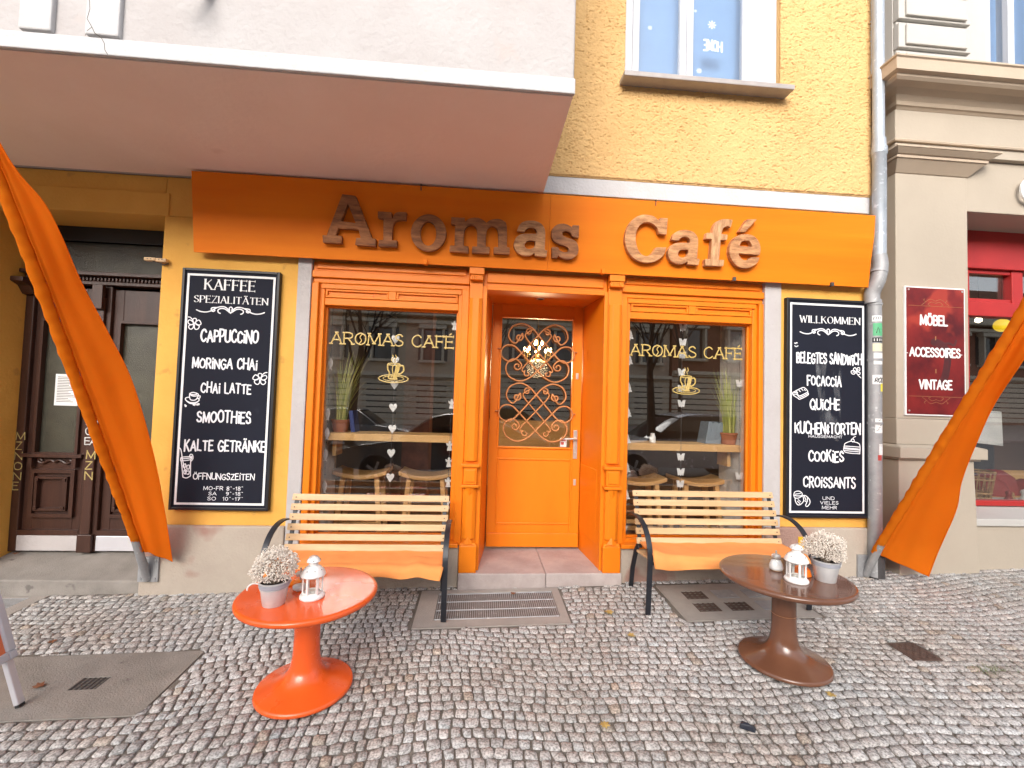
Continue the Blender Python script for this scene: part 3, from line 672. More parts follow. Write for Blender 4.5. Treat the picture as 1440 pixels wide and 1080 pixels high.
# roughcast storey with the window opening
W = MB(); WX0, WX1, WZ0 = 1.12, 2.478, 4.25
W.box(-9, WX0, 3.487, YB, 3.405, 8.0); W.box(WX1, 3.31, 3.487, YB, 3.405, 8.0); W.box(WX0, WX1, 3.487, YB, 3.405, WZ0-.004); W.box(WX0, WX1, 3.487, YB, 6.25, 8.0)
rc = W.build('roughcast_wall', 'roughcast', B); rc['label'] = 'sandy yellow roughcast upper wall'
def roughcast_sheet(x0, x1, z0, z1, st=.0042):
    # thrown render: knobbly coat with short horizontal pits, as real relief
    rs = np.random.RandomState(4); nx = int((x1-x0)/st)+1; nz = int((z1-z0)/st)+1
    def field(lx, lz):
        fx = np.fft.fftfreq(nx)[:,None]; fz_ = np.fft.rfftfreq(nz)[None]
        f = np.fft.irfft2(np.fft.rfft2(rs.normal(size=(nx, nz)))*np.exp(-2*np.pi**2*((fx*lx)**2+(fz_*lz)**2)), s=(nx, nz)); return (f-f.mean())/f.std()
    n1 = field(1.5, .95); n2 = field(3.6, 2.4); n3 = field(40, 34); n4 = field(1.0, .8)
    pit = np.clip((n1+.25*n2-.98+.22*n3)/.8, 0, 1); pit = pit*pit*(3-2*pit)
    d = .0011*n2+.0009*n4+.0012*n3-.0070*pit+.0014*n1*(n1 < 0)*-.6
    X = np.linspace(x0, x1, nx); Z = np.linspace(z0, z1, nz); XX, ZZ = np.meshgrid(X, Z, indexing='ij')
    v = np.stack([XX, 3.4705-d, ZZ], -1); edge = (ZZ < z0+.012); v[...,1] += np.where(edge, .012, 0)
    idx = np.arange(nx*nz).reshape(nx, nz); q = np.stack([idx[:-1,:-1], idx[1:,:-1], idx[1:,1:], idx[:-1,1:]], -1)
    cx = .5*(XX[:-1,:-1]+XX[1:,1:]); cz = .5*(ZZ[:-1,:-1]+ZZ[1:,1:]); ok = ~((cx > WX0) & (cx < WX1) & (cz > WZ0-.004)); q = q[ok].reshape(-1)
    me = bpy.data.meshes.new('roughcast'); me.vertices.add(nx*nz); me.vertices.foreach_set('co', v.reshape(-1)); me.loops.add(len(q)); me.loops.foreach_set('vertex_index', q.astype(np.int32))
    me.polygons.add(len(q)//4); me.polygons.foreach_set('loop_start', np.arange(0, len(q), 4).astype(np.int32)); me.update(calc_edges=True); me.shade_smooth(); me.materials.append(MATS['roughcast'])
    o = bpy.data.objects.new('roughcast_coat', me); C.objects.link(o); o.parent = rc
roughcast_sheet(.4535, 3.309, 3.4055, 5.75)
# plinth
W = MB()
for bx in ((-9, -5.1, 3.468, YB, -.35, .56), (-2.46, -1.442, 3.468, YB, -.2, .548), (-1.440, -.124, 3.474, YB, -.2, .405), (1.17, 2.368, 3.474, YB, -.1, .408), (2.372, 3.312, 3.468, YB, -.1, .578)):
    W = MB(); W.box(*bx); W.build('plinth', 'plinth_render', B, bevel=.01, seg=3)
for bx in ((-1.441, -1.337, 3.482, YB, .405, 2.62), (2.367, 2.511, 3.482, YB, .41, 2.62)):
    W = MB(); W.box(*bx); W.build('jamb', 'white_plaster', B, bevel=.006)
# balcony / bay
bal = MB(); bal.box(-9, .452, 2.262, 3.60, 3.203, 8.0)
bo = bal.build('balcony', 'white_plaster', B, bevel=.012, seg=3); bo['label'] = 'pale plastered balcony front'
W = MB(); W.box(-9, .447, 2.268, 3.466, 3.198, 3.2035); W.build('soffit', 'pink_soffit', bo)
W = MB(); W.box(-9, .456, 2.246, 2.268, 3.201, 3.287); W.build('base_band', 'white_trim', bo, bevel=.006)
for x0, x1 in ((-2.96, -2.80), (-2.305, -2.155), (-2.0, -1.842)):
    W = MB(); W.box(x0, x1, 2.238, 2.268, 3.295, 4.3); W.build('pilaster_strip', 'white_trim', bo, bevel=.008)
W = MB(); W.tube([(-1.40,2.30,3.60),(-1.50,2.10,3.535),(-1.53,2.03,3.52)], .022, 12); W.build('drain_spout', 'cast_iron', bo)
W = MB()      # hairline crack in the band
for ln in ([(-1.985,3.47),(-1.98,3.42),(-1.99,3.37),(-1.965,3.33),(-1.95,3.30)], [(-1.965,3.33),(-1.985,3.31),(-2.0,3.29)], [(-1.95,3.30),(-1.925,3.285),(-1.91,3.26),(-1.905,3.225),(-1.89,3.203)]):
    ribbon(W, ln, lambda t: .0016, lambda u, v, d: (u, (2.2375 if v > 3.296 and -2.0 < u < -1.842 else 2.2455)-d, v), lift=.0004)
W.build('crack', 'graffiti_grey', bo)

# upper window
uw = MB(); fr = 3.52
uw.box(WX0, WX0+.075, fr, 3.60, WZ0, 6.25); uw.box(WX1-.255, WX1, fr, 3.60, WZ0, 6.25); uw.box(WX0+.075, WX1-.255, fr, 3.60, WZ0, WZ0+.05)
wo = uw.build('upper_window', 'white_frame', B, bevel=.004); wo['label'] = 'white framed upper window with mirrored sky blue painted behind its glass'
for xa, xb in ((WX0+.075, 1.665), (1.668, WX1-.255)):
    s = MB(); s.box(xa, xa+.058, 3.512, 3.56, WZ0+.052, 6.2); s.box(xb-.058, xb, 3.512, 3.56, WZ0+.052, 6.2); s.box(xa+.058, xb-.058, 3.512, 3.56, WZ0+.052, WZ0+.10); s.build('sash', 'white_frame', wo, bevel=.004)
    s = MB(); s.box(xa+.056, xb-.056, 3.534, 3.538, WZ0+.098, 6.2); s.build('pane', 'upper_glass', wo)
s = MB(); s.box(WX0+.05, WX1-.1, 3.66, 3.67, WZ0, 6.2); s.build('sky_blue_sheet', 'mirrored_sky_blue', wo)  # added sheet behind the panes, painted with the blue of the reflected sky
s = MB()
pl = wall_plane(3.533)
lettering(s, 'HOME', 1.83, 1.99, 4.63, .085, pl, 'hand', .22, jit=.06, gap=.12, seed=4, mirror=True); s.build('sticker', 'vinyl_white', wo)
for cx, cz, r in ((1.90, 4.86, .035), (1.75, 4.97, .014), (1.79, 4.44, .024), (1.35, 4.78, .02)):
    s = MB()
    for k in range(4):
        a = math.pi*k/4; ribbon(s, [(cx-r*math.cos(a), cz-r*math.sin(a)), (cx+r*math.cos(a), cz+r*math.sin(a))], lambda t: r*.14, pl)
    s.build('star_sticker', 'vinyl_white', wo)
s = MB(); s.hexa([(1.075,3.34,4.195),(2.515,3.34,4.195),(2.515,3.51,4.205),(1.075,3.51,4.205),(1.075,3.34,4.238),(2.515,3.34,4.238),(2.515,3.52,4.252),(1.075,3.52,4.252)]); s.build('sill', 'sill_metal', wo, bevel=.006)

# ------------------------------------------------------------------ orange shopfront
SF = MB()
FY = 3.50
# fascia mouldings over the openings (between the pilasters), behind the sign
for x0, x1 in ((-1.335, -.108), (1.142, 2.365)):
    SF.box(x0, x1, 3.512, 3.62, 2.435, 2.60); SF.box(x0, x1, 3.488, 3.512, 2.475, 2.530); SF.box(x0+.03, x1-.03, 3.500, 3.512, 2.545, 2.598)
SF.box(.002, 1.02, 3.512, 3.62, 2.445, 2.60); SF.box(.03, .99, 3.497, 3.512, 2.50, 2.585)
# jambs beside the pilasters and outer jambs
for x0, x1 in ((-.165, -.108), (1.142, 1.19)): SF.box(x0, x1, 3.495, 3.66, .41, 2.435)
SF.box(-1.335, -1.283, 3.495, 3.66, .41, 2.435); SF.box(2.325, 2.365, 3.495, 3.66, .41, 2.435)
sf = SF.build('shopfront', 'orange_paint', B, bevel=.006); sf['label'] = 'orange painted timber shopfront'
def pilaster(xa, xb):
    p = MB(); m = (xa+xb)/2; hw = (xb-xa)/2
    p.box(xa-.002, xb+.002, 3.478, 3.66, .44, 2.60)
    sh = MB()
    # chamfered shafts
    def shaft(z0, z1):
        a = hw*.98; c = .026
        sh.prism([(m-a,3.49),(m-a,3.462),(m-a+c,3.442),(m+a-c,3.442),(m+a,3.462),(m+a,3.49)], 'z', z0, z1)
    o = p.build('pilaster', 'orange_paint', B, bevel=.004)
    shaft(1.075, 2.36); shaft(.475, .855); sh.build('shaft', 'orange_paint', o, bevel=.003)
    k = MB(); k.box(m-hw, m+hw, 3.438, 3.49, .895, 1.03); k.box(m-hw-.022, m+hw+.022, 3.422, 3.49, 1.03, 1.052); k.box(m-hw-.018, m+hw+.018, 3.425, 3.49, .872, .893)
    k.box(m-hw+.012, m+hw-.012, 3.428, 3.44, .915, 1.01)
    # pointed drops on the chamfered shaft
    k.build('ring_block', 'orange_paint', o, bevel=.004)
    for zt, zb in ((.868, .80), (.44, .50)):
        k = MB(); k.add([(m-hw+.012,3.441,zt),(m+hw-.012,3.441,zt),(m,3.441,zb),(m,3.424,zt)], [(0,1,3),(1,2,3),(2,0,3),(0,2,1)]); k.build('pointed_drop', 'orange_paint', o)
    k = MB(); k.box(m-hw-.016, m+hw+.018, 3.436, 3.66, .218, .425); k.hexa([(m-hw-.016,3.436,.4255),(m+hw+.018,3.436,.4255),(m+hw+.018,3.48,.4255),(m-hw-.016,3.48,.4255),(m-hw-.002,3.45,.445),(m+hw+.002,3.45,.445),(m+hw+.002,3.477,.445),(m-hw-.002,3.477,.445)]); k.build('base_block', 'orange_paint', o, bevel=.006)
    k = MB(); k.box(m-hw-.008, m+hw+.008, 3.43, 3.48, 2.545, 2.60); k.box(m-hw, m+hw, 3.437, 3.48, 2.50, 2.542)
    for i in range(5): k.box(m-hw+.006+i*.0175, m-hw+.017+i*.0175, 3.428, 3.437, 2.50, 2.536)
    k.build('capital', 'orange_paint', o, bevel=.004)
    return o
pilaster(-.104, -.002); pilaster(1.027, 1.136)

def cup_logo(mb, cx, z0, w_, plane):
    """cup on a saucer with steam, gold film on the glass; open left side shows the dark drink"""
    s = w_; X = lambda a: cx+(a-.5)*s; Z = lambda b: z0+b*s
    ell = lambda x, y, rx, ry, n=28, a0=0., a1=6.2832: [(X(x+rx*math.cos(a0+(a1-a0)*i/n)), Z(y+ry*math.sin(a0+(a1-a0)*i/n))) for i in range(n+1)]
    ribbon(mb, ell(.5,.13,.48,.13), lambda t: s*.016, plane); ribbon(mb, ell(.5,.135,.34,.085), lambda t: s*.012, plane)
    # filled cup body: bands following the sides
    for i in range(30):
        f = i/29; q = [(X(.50+.19*f+ (.07*(1-f))), Z(.60)), (X(.50+.17*f+.05*(1-f)), Z(.42)), (X(.47+.15*f+.05*(1-f)), Z(.28)), (X(.44+.16*f+.03*(1-f)), Z(.14))]
        ribbon(mb, spline(q, n=4), lambda t: s*.010, plane, lift=.0004)
    ribbon(mb, spline([(X(.30),Z(.60)),(X(.30),Z(.45)),(X(.36),Z(.32)),(X(.34),Z(.17)),(X(.40),Z(.12)),(X(.62),Z(.12))], n=5), lambda t: s*.022, plane)
    ribbon(mb, spline([(X(.48),Z(.58)),(X(.45),Z(.44)),(X(.48),Z(.30)),(X(.42),Z(.16))], n=5), lambda t: s*.016, plane)
    ribbon(mb, ell(.50,.61,.20,.035), lambda t: s*.016, plane)
    ribbon(mb, spline([(X(.69),Z(.56)),(X(.80),Z(.56)),(X(.82),Z(.40)),(X(.72),Z(.30)),(X(.66),Z(.30))], n=5), lambda t: s*.024, plane)
    for dx in (0, .10):
        ribbon(mb, spline([(X(.44+dx),Z(.70)),(X(.41+dx),Z(.77)),(X(.47+dx),Z(.83)),(X(.44+dx),Z(.92))], n=5), lambda t: s*.014, plane)
def shop_window(x0, x1, tx, label, cup):
    """glazed bay: x0..x1 glass edges"""
    f = MB(); zt = 2.268; zb = .462
    f.box(x0-.052, x0+.004, 3.53, 3.64, .41, 2.435); f.box(x1-.004, x1+.052, 3.53, 3.64, .41, 2.435)
    f.box(x0+.004, x1-.004, 3.53, 3.64, .41, zb); f.box(x0+.004, x1-.004, 3.535, 3.64, zt, 2.325); f.box(x0+.004, x1-.004, 3.545, 3.64, 2.325, 2.435)
    f.box(x0-.06, x1+.06, 3.44, 3.53, .407, .438)
    o = f.build('shop_window', 'orange_paint', B, bevel=.005); o['label'] = label
    m = (x0+x1)/2; k = MB()
    k.box(x0-.02, x1+.02, 3.518, 3.545, 2.395, 2.433); k.box(m-.028, m+.028, 3.522, 3.545, 2.325, 2.395)
    for a, b in ((x0+.01, m-.03), (m+.03, x1-.01)):
        k.box(a, b, 3.527, 3.545, 2.378, 2.393); k.box(a, b, 3.527, 3.545, 2.327, 2.342); k.box(a, a+.018, 3.527, 3.545, 2.342, 2.378); k.box(b-.018, b, 3.527, 3.545, 2.342, 2.378)
    k.build('transom_panel', 'orange_paint', o, bevel=.003)
    b_ = MB()   # glazing bead
    b_.box(x0+.003, x0+.018, 3.578, 3.60, zb, zt); b_.box(x1-.018, x1-.003, 3.578, 3.60, zb, zt); b_.box(x0+.018, x1-.018, 3.578, 3.60, zt-.014, zt+.001); b_.box(x0+.018, x1-.018, 3.578, 3.60, zb-.001, zb+.014)
    b_.build('glazing_bead', 'orange_paint', o, bevel=.003)
    g = MB(); g.box(x0+.002, x1-.002, 3.602, 3.608, zb-.005, zt+.005); g.build('pane', 'pane_glass', o)
    pl = wall_plane(3.6013); WA = text_strokes('AROMAS', .17)[1]; WC = text_strokes('CAFÉ', .17)[1]; WT = text_strokes('AROMAS CAFÉ', .17)[1]
    s = MB(); lettering(s, 'CAFÉ', tx+.978*(WT-WC)/WT, tx+.978, 1.971, .092, pl, 'slab', .115, gap=.17); s.build('lettering', 'gold_film', o)
    s = MB(); lettering(s, 'AROMAS', tx, tx+.978*WA/WT, 1.971, .092, pl, 'slab', .115, gap=.17)
    # coffee bean slash through the O
    st, W_ = text_strokes('AR', .17); ox = tx+(W_+.17+.39)*.978/text_strokes('AROMAS CAFÉ', .17)[1]
    ribbon(s, spline([(ox+.012,2.055),(ox-.006,2.03),(ox+.008,2.005),(ox-.010,1.978)], n=4), lambda t: .004, pl)
    s.build('lettering', 'gold_film', o)
    c = MB(); cup_logo(c, cup[0], cup[1], .245, pl); c.build('cup_emblem', 'gold_film', o)
    return o
shop_window(-1.250, -.190, -1.205, 'left shop window with gold lettering and hanging hearts', (-.70, 1.672))
shop_window(1.222, 2.292, 1.262, 'right shop window with gold lettering and a tree garland', (1.75, 1.655))

# cafe door
DY = 4.0
d = MB()
DL, DR, DB, DT = .098, .942, .236, 2.52; GL, GR, GB, GT = .182, .852, 1.135, 2.325
d.box(DL, GL, DY, DY+.05, DB, DT); d.box(GR, DR, DY, DY+.05, DB, DT); d.box(GL, GR, DY, DY+.05, DB, GB); d.box(GL, GR, DY, DY+.05, GT, DT)
door = d.build('cafe_door', 'orange_paint', B, bevel=.004); door['label'] = 'orange glazed cafe door with scrolled iron grille'
d = MB(); d.box(GL-.012, GL+.004, DY-.014, DY, GB-.012, GT+.012); d.box(GR-.004, GR+.012, DY-.014, DY, GB-.012, GT+.012); d.box(GL+.004, GR-.004, DY-.014, DY, GB-.012, GB+.004); d.box(GL+.004, GR-.004, DY-.014, DY, GT-.004, GT+.012)
# lower panel moulding
PX0, PX1, PZ0, PZ1 = .175, .868, .44, 1.035
d.box(PX0, PX0+.016, DY-.010, DY, PZ0, PZ1); d.box(PX1-.016, PX1, DY-.010, DY, PZ0, PZ1); d.box(PX0+.016, PX1-.016, DY-.010, DY, PZ0, PZ0+.016); d.box(PX0+.016, PX1-.016, DY-.010, DY, PZ1-.016, PZ1)
d.build('moulding', 'orange_paint', door, bevel=.004)
d = MB(); d.box(DL+.004, DR-.004, DY-.022, DY, DB+.005, .365); d.build('kick_board', 'orange_paint', door, bevel=.006)
d = MB(); d.box(GL+.002, GR-.002, DY+.02, DY+.026, GB-.004, GT+.004); d.build('pane', 'pane_glass', door)
def grille_unit(mb, cx, cz, k):
    def spiral(c, r0, r1, a0, turns, n=22):
        return [(c[0]+(r0+(r1-r0)*i/n)*math.cos(a0+turns*2*math.pi*i/n), c[1]+(r0+(r1-r0)*i/n)*math.sin(a0+turns*2*math.pi*i/n)) for i in range(n+1)]
    for sx in (1, -1):
        # long strand: top-left curl, loop, diagonal to the far side loop, back to the bottom-left curl
        top = spiral((-.53,.42), .035, .125, .6, 1.15); arc = [(-.60,.26),(-.74,.30),(-.82,.47),(-.72,.70),(-.45,.795),(-.18,.68),(.05,.43),(.43,0),(.62,-.19),(.80,-.25),(.98,-.14),(1.0,.04),(.88,.18),(.66,.17),(.45,-.02),(.0,-.49),(-.24,-.70),(-.50,-.785),(-.78,-.66),(-.87,-.42),(-.76,-.22),(-.58,-.20),(-.45,-.32)]
        bot = spiral((-.56,-.38), .115, .035, .45, -1.15)
        pts = [(a*sx, b) for a, b in top[:-2]+arc+bot[2:]]
        mb.tube([(cx+a*k, DY-.024, cz+b*k) for a, b in spline(pts, n=4)], .0075, 6)
        sm = spiral((-.25,.58), .03, .10, 1.2, -1.1)[::1]; sm2 = spiral((.28,-.57), .105, .03, 1.9, -1.05)
        mid = [(-.35,.52),(-.31,.38),(-.10,.14),(.15,-.13),(.40,-.42),(.40,-.52)]
        pts = [(a*sx, b) for a, b in sm+mid+sm2[3:]]
        mb.tube([(cx+a*k, DY-.012, cz+b*k) for a, b in spline(pts, n=4)], .0065, 6)
g = MB(); grille_unit(g, .522, 2.0, .335); grille_unit(g, .518, 1.452, .335)
for x, z in ((.155,2.03),(.885,2.02),(.15,1.46),(.88,1.45)): g.tube([(x,DY+.0,z),(x,DY-.024,z),(x+(.03 if x < .5 else -.03),DY-.024,z)], .006, 6)
g.build('grille', 'grille_paint', door, smooth=True)
h = MB(); h.box(.875, .912, DY-.008, DY, 1.04, 1.30); h.tube([(.893,DY-.008,1.225),(.893,DY-.05,1.225),(.86,DY-.055,1.226),(.785,DY-.055,1.222)], .009, 8); h.tube([(.893,DY-.004,1.09),(.893,DY-.013,1.09)], .010, 10)
h.build('handle', 'chrome', door, bevel=.002)
for z in (1.80, .825): 
    h = MB(); h.box(.884, .908, DY-.007, DY, z-.028, z+.028); h.tube([(.896,DY-.006,z),(.896,DY-.011,z)], .006, 10); h.build('lock_plate', 'chrome', door, bevel=.002)
h = MB(); h.box(.755, .815, DY+.008, DY+.012, 1.145, 1.225); so = h.build('sticker', 'sticker_white', door)
h = MB(); h.box(.762, .808, DY+.0065, DY+.0078, 1.20, 1.212); h.box(.762, .79, DY+.0065, DY+.0078, 1.165, 1.19); h.build('print', 'sticker_red', so)
# lined door niche: splayed sides, soffit with a downlight
d = MB()
d.hexa([(1.0,3.52,.219),(1.026,3.52,.219),(1.026,4.06,.219),(.945,4.06,.219),(1.0,3.52,2.445),(1.026,3.52,2.445),(1.026,4.06,2.445),(.945,4.06,2.445)])
d.hexa([(.002,3.52,.217),(.03,3.52,.217),(.095,4.06,.217),(.002,4.06,.217),(.002,3.52,2.445),(.03,3.52,2.445),(.095,4.06,2.445),(.002,4.06,2.445)])
d.hexa([(.03,3.52,2.446),(1.0,3.52,2.446),(.945,4.06,2.446),(.095,4.06,2.446),(.03,3.52,2.50),(1.0,3.52,2.50),(.945,4.06,2.62),(.095,4.06,2.62)])
ni = d.build('door_niche', 'orange_paint', B)
d = MB()   # panelled right reveal and architrave
d.hexa([(.990,3.60,.40),(.998,3.60,.40),(.951,3.97,.40),(.941,3.97,.40),(.990,3.60,1.0),(.998,3.60,1.0),(.951,3.97,1.0),(.941,3.97,1.0)])
d.box(.996, 1.028, 3.492, 3.53, .219, 2.47); d.box(-.004, .034, 3.492, 3.53, .217, 2.47); d.box(.034, .996, 3.494, 3.53, 2.44, 2.475)
d.build('architrave', 'orange_paint', ni, bevel=.004)
d = MB(); d.lathe([(.0,-.004),(.028,-.004),(.036,-.001),(.036,.006)], .50, 3.74, 2.444, 20); d.build('downlight', 'chrome', ni)
d = MB(); d.lathe([(.0,-.0055),(.022,-.0055),(.022,-.0035)], .50, 3.74, 2.444, 16); d.build('lens', 'spot_glow', ni)

# house door (dark double door, left)
hd = MB(); HY = 3.86
hd.box(-3.72, -3.655, HY-.03, HY+.06, .23, 2.78); hd.box(-3.20, -3.06, HY-.03, HY+.06, .23, 2.40); hd.box(-3.655, -2.459, HY-.02, HY+.06, 2.79, 2.892)
house = hd.build('house_door', 'dark_wood_door', B, bevel=.006); house['label'] = 'dark brown carved double house door with transom'
hd = MB(); hd.box(-3.72, -2.459, HY-.021, HY-.01, 2.77, 2.891); hd.build('header', 'black_paint', house)
def leaf(x0, x1):
    gx0, gx1 = x0+.075, x1-.075
    l = MB(); l.box(x0, gx0, HY, HY+.05, .36, 2.38); l.box(gx1, x1, HY, HY+.05, .36, 2.38); l.box(gx0, gx1, HY, HY+.05, .36, 1.02); l.box(gx0, gx1, HY, HY+.05, 2.10, 2.38)
    o = l.build('door_leaf', 'dark_wood_door', house, bevel=.004)
    l = MB()
    for (a, b, c, e, w_, pr) in ((gx0-.02, gx1+.02, 1.0, 2.12, .022, .022), (gx0-.015, gx1+.015, .50, .885, .03, .026), (gx0+.03, gx1-.03, .555, .83, .02, .034)):
        l.box(a, a+w_, HY-pr, HY, c, e); l.box(b-w_, b, HY-pr, HY, c, e); l.box(a+w_, b-w_, HY-pr, HY, c, c+w_); l.box(a+w_, b-w_, HY-pr, HY, e-w_, e)
    l.box(x0-.002, x1+.002, HY-.05, HY, .985, 1.012); l.box(x0, x1, HY-.03, HY, .36, .40)
    for cx in (gx0+.05, gx1-.05):
        for cz in (.58, .805): l.lathe([(.0,.016),(.012,.012),(.016,0)], cx, 0, 0, 10) if False else l.box(cx-.012, cx+.012, HY-.044, HY-.03, cz-.012, cz+.012)
    # carved scroll band
    m = (x0+x1)/2
    for s in (1, -1): l.tube([(m+s*a, HY-.012, .945+b) for a, b in spline([(0,.0),(.03,.014),(.06,.004),(.09,-.012),(.125,.004),(.11,.02),(.095,.008)], n=4)], .008, 6); l.box(m+s*.165-.016, m+s*.165+.016, HY-.04, HY, .905, .98)
    l.build('carving', 'dark_wood_door', house, bevel=.004)
    l = MB(); l.box(gx0, gx1, HY+.02, HY+.026, 1.02, 2.10); l.build('pane', 'frosted', house)
    l = MB(); l.box(x0, x1, HY-.034, HY, .238, .358); k = l.build('kick_plate', 'alu_frame' if x0 > -3.3 else 'white_plaster', house, bevel=.004)
    k['label'] = 'silver kick plate' if x0 > -3.3 else 'whitish kick plate'
leaf(-3.655, -3.20); leaf(-3.06, -2.52)
hd = MB(); hd.box(-2.52, -2.459, HY-.03, HY+.06, .23, 2.78); hd.box(-3.185, -3.075, HY-.06, HY-.03, .232, .375); hd.box(-3.165, -3.095, HY-.055, HY-.03, .376, 2.30); hd.build('mullion', 'dark_wood_door', house, bevel=.006)
hd = MB()
hd.box(-3.80, -2.40, HY-.06, HY+.05, 2.402, 2.43); hd.box(-3.72, -2.459, HY-.10, HY, 2.47, 2.50); hd.box(-3.72, -2.459, HY-.05, HY, 2.43, 2.47)
for i in range(44): hd.box(-3.70+i*.0285, -3.685+i*.0285, HY-.065, HY-.05, 2.434, 2.462)
hd.prism([(HY,2.30),(HY-.06,2.30),(HY-.10,2.36),(HY-.16,2.385),(HY-.16,2.42),(HY,2.42)], 'x', -3.74, -3.63)   # carved corbel at the left post
hd.box(-3.17, -3.09, HY-.09, HY-.055, 2.20, 2.40)
hd.build('cornice', 'dark_wood_door', house, bevel=.004)
hd = MB(); hd.box(-3.655, -2.52, HY+.02, HY+.026, 2.50, 2.77); hd.build('transom_pane', 'frosted', house)
hd = MB()
pl = wall_plane(HY-.0305)
def vtext(mb, s, x, z, sz, plane, hw, seed):
    rj = random.Random(seed)
    for i, ch in enumerate(s):
        st, _ = text_strokes(ch, .2, .07, rj)
        for pts, cur in st: ribbon(mb, [(x+(a-.35)*sz, z-i*sz*1.12+b*sz*.85) for a, b in pts], lambda t: hw, plane)
vtext(hd, 'MZNONE', -3.688, 1.12, .072, pl, .0034, 3); hd.build('graffiti', 'graffiti_yellow', house)
hd = MB(); pl = wall_plane(HY-.056); vtext(hd, 'AUGE', -3.148, 1.33, .07, pl, .004, 8); vtext(hd, 'NTA', -3.112, 1.24, .065, pl, .004, 9); hd.build('graffiti', 'graffiti_white', house)
hd = MB(); vtext(hd, 'MZN', -3.128, .98, .075, pl, .0042, 5); hd.build('graffiti', 'graffiti_yellow', house)
hd = MB(); pr_ = lambda u, v, d: (-3.7218+d, u, v)
for ln in ([(3.54,2.0),(3.60,2.08),(3.68,2.05),(3.70,1.98),(3.64,1.93),(3.58,1.95)], [(3.60,1.93),(3.66,1.84),(3.72,1.80),(3.75,1.86),(3.70,1.93)], [(3.52,1.10),(3.56,1.16),(3.60,1.08),(3.56,1.0)]):
    hd = MB(); ribbon(hd, spline(ln, n=5), lambda t: .011, pr_); hd.build('wall_scrawl', 'graffiti_grey', B)
# side of the doorway
W = MB(); W.box(-3.90, -3.7205, 3.503, 3.96, .20, 2.89); W.build('reveal', 'yellow_plaster', B)
# interior of the cafe (seen through the glass)
def room(name, m, *bx):
    for b in bx:
        r = MB(); r.box(*b); r.build(name, m, B)
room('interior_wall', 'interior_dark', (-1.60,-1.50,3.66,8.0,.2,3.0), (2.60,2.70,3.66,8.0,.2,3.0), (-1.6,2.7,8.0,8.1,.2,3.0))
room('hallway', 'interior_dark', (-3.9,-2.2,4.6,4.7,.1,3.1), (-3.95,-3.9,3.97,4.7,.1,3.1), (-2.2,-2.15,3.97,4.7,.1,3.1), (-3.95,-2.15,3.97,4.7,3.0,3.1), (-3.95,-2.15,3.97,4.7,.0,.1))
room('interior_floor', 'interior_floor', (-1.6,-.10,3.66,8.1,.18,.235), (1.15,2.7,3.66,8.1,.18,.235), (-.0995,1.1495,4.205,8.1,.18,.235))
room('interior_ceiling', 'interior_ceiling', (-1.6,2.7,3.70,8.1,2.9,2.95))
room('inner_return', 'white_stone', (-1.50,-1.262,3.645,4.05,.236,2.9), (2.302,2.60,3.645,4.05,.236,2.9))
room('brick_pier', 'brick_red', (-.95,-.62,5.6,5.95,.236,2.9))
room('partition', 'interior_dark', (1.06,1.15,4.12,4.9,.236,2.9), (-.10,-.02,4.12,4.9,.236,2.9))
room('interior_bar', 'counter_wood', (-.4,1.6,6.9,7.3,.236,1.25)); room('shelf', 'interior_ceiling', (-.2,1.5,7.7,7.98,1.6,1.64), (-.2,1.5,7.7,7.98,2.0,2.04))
# ------------------------------------------------------------------ cafe sign with wooden letters
sk = (3.34-3.42)/(3.179-2.60); sl = math.hypot(1, sk)
def sign_pt(x, v, d):          # point on the leaning sign board: v up the board, d out of it
    z = 2.60+v/sl; y = 3.42+sk*(z-2.60); return (x, y-d/sl, z+sk*d/sl)
S = thing('shop_sign', 'long orange shop sign with the carved wooden letters Aromas Café', 'shop sign', (0,0,0))
SB = MB(); 
for xa, xb in ((-2.178, .5055), (.5075, 3.222)):
    nn = 24; r0 = len(SB.v)
    for i in range(nn+1):
        x = xa+(xb-xa)*i/nn; e = max(0, (x-2.6)/.62)**2*.018      # the free right end bows a little
        for (v, dd) in ((0,0),(.2,e*.4),(.4,e*.7),(.585,0),(.585,-.02),(0,-.02)): SB.v.append(sign_pt(x + (0 if v else .012*(x > 3)), v, dd))
    for i in range(nn):
        for k in range(6): a = r0+i*6+k; b = r0+i*6+(k+1)%6; SB.f.append((a,b,b+6,a+6))
    SB.f.append(tuple(r0+k for k in range(6))); SB.f.append(tuple(r0+nn*6+k for k in range(6)))
SB.build('board', 'orange_board', S)
kb = MB()
for x in (-.45, .95, 2.05, 2.9): kb.box(x-.011, x+.011, 3.40, 3.43, 2.592, 2.622)
for x in (-.50, 1.35): kb.tube([sign_pt(x,.59,-.03), sign_pt(x,.595,.004), sign_pt(x,.55,.003)], .004, 6)
kb.tube([sign_pt(2.86,.588,-.01), sign_pt(2.99,.588,-.01)], .007, 6)
kb.build('fixing', 'cast_iron', S); 
for x in (-.45, .95): cl = MB(); cl.box(x-.013, x+.013, 3.386, 3.426, 2.588, 2.628); cl.build('clip', 'orange_board', S, bevel=.003)
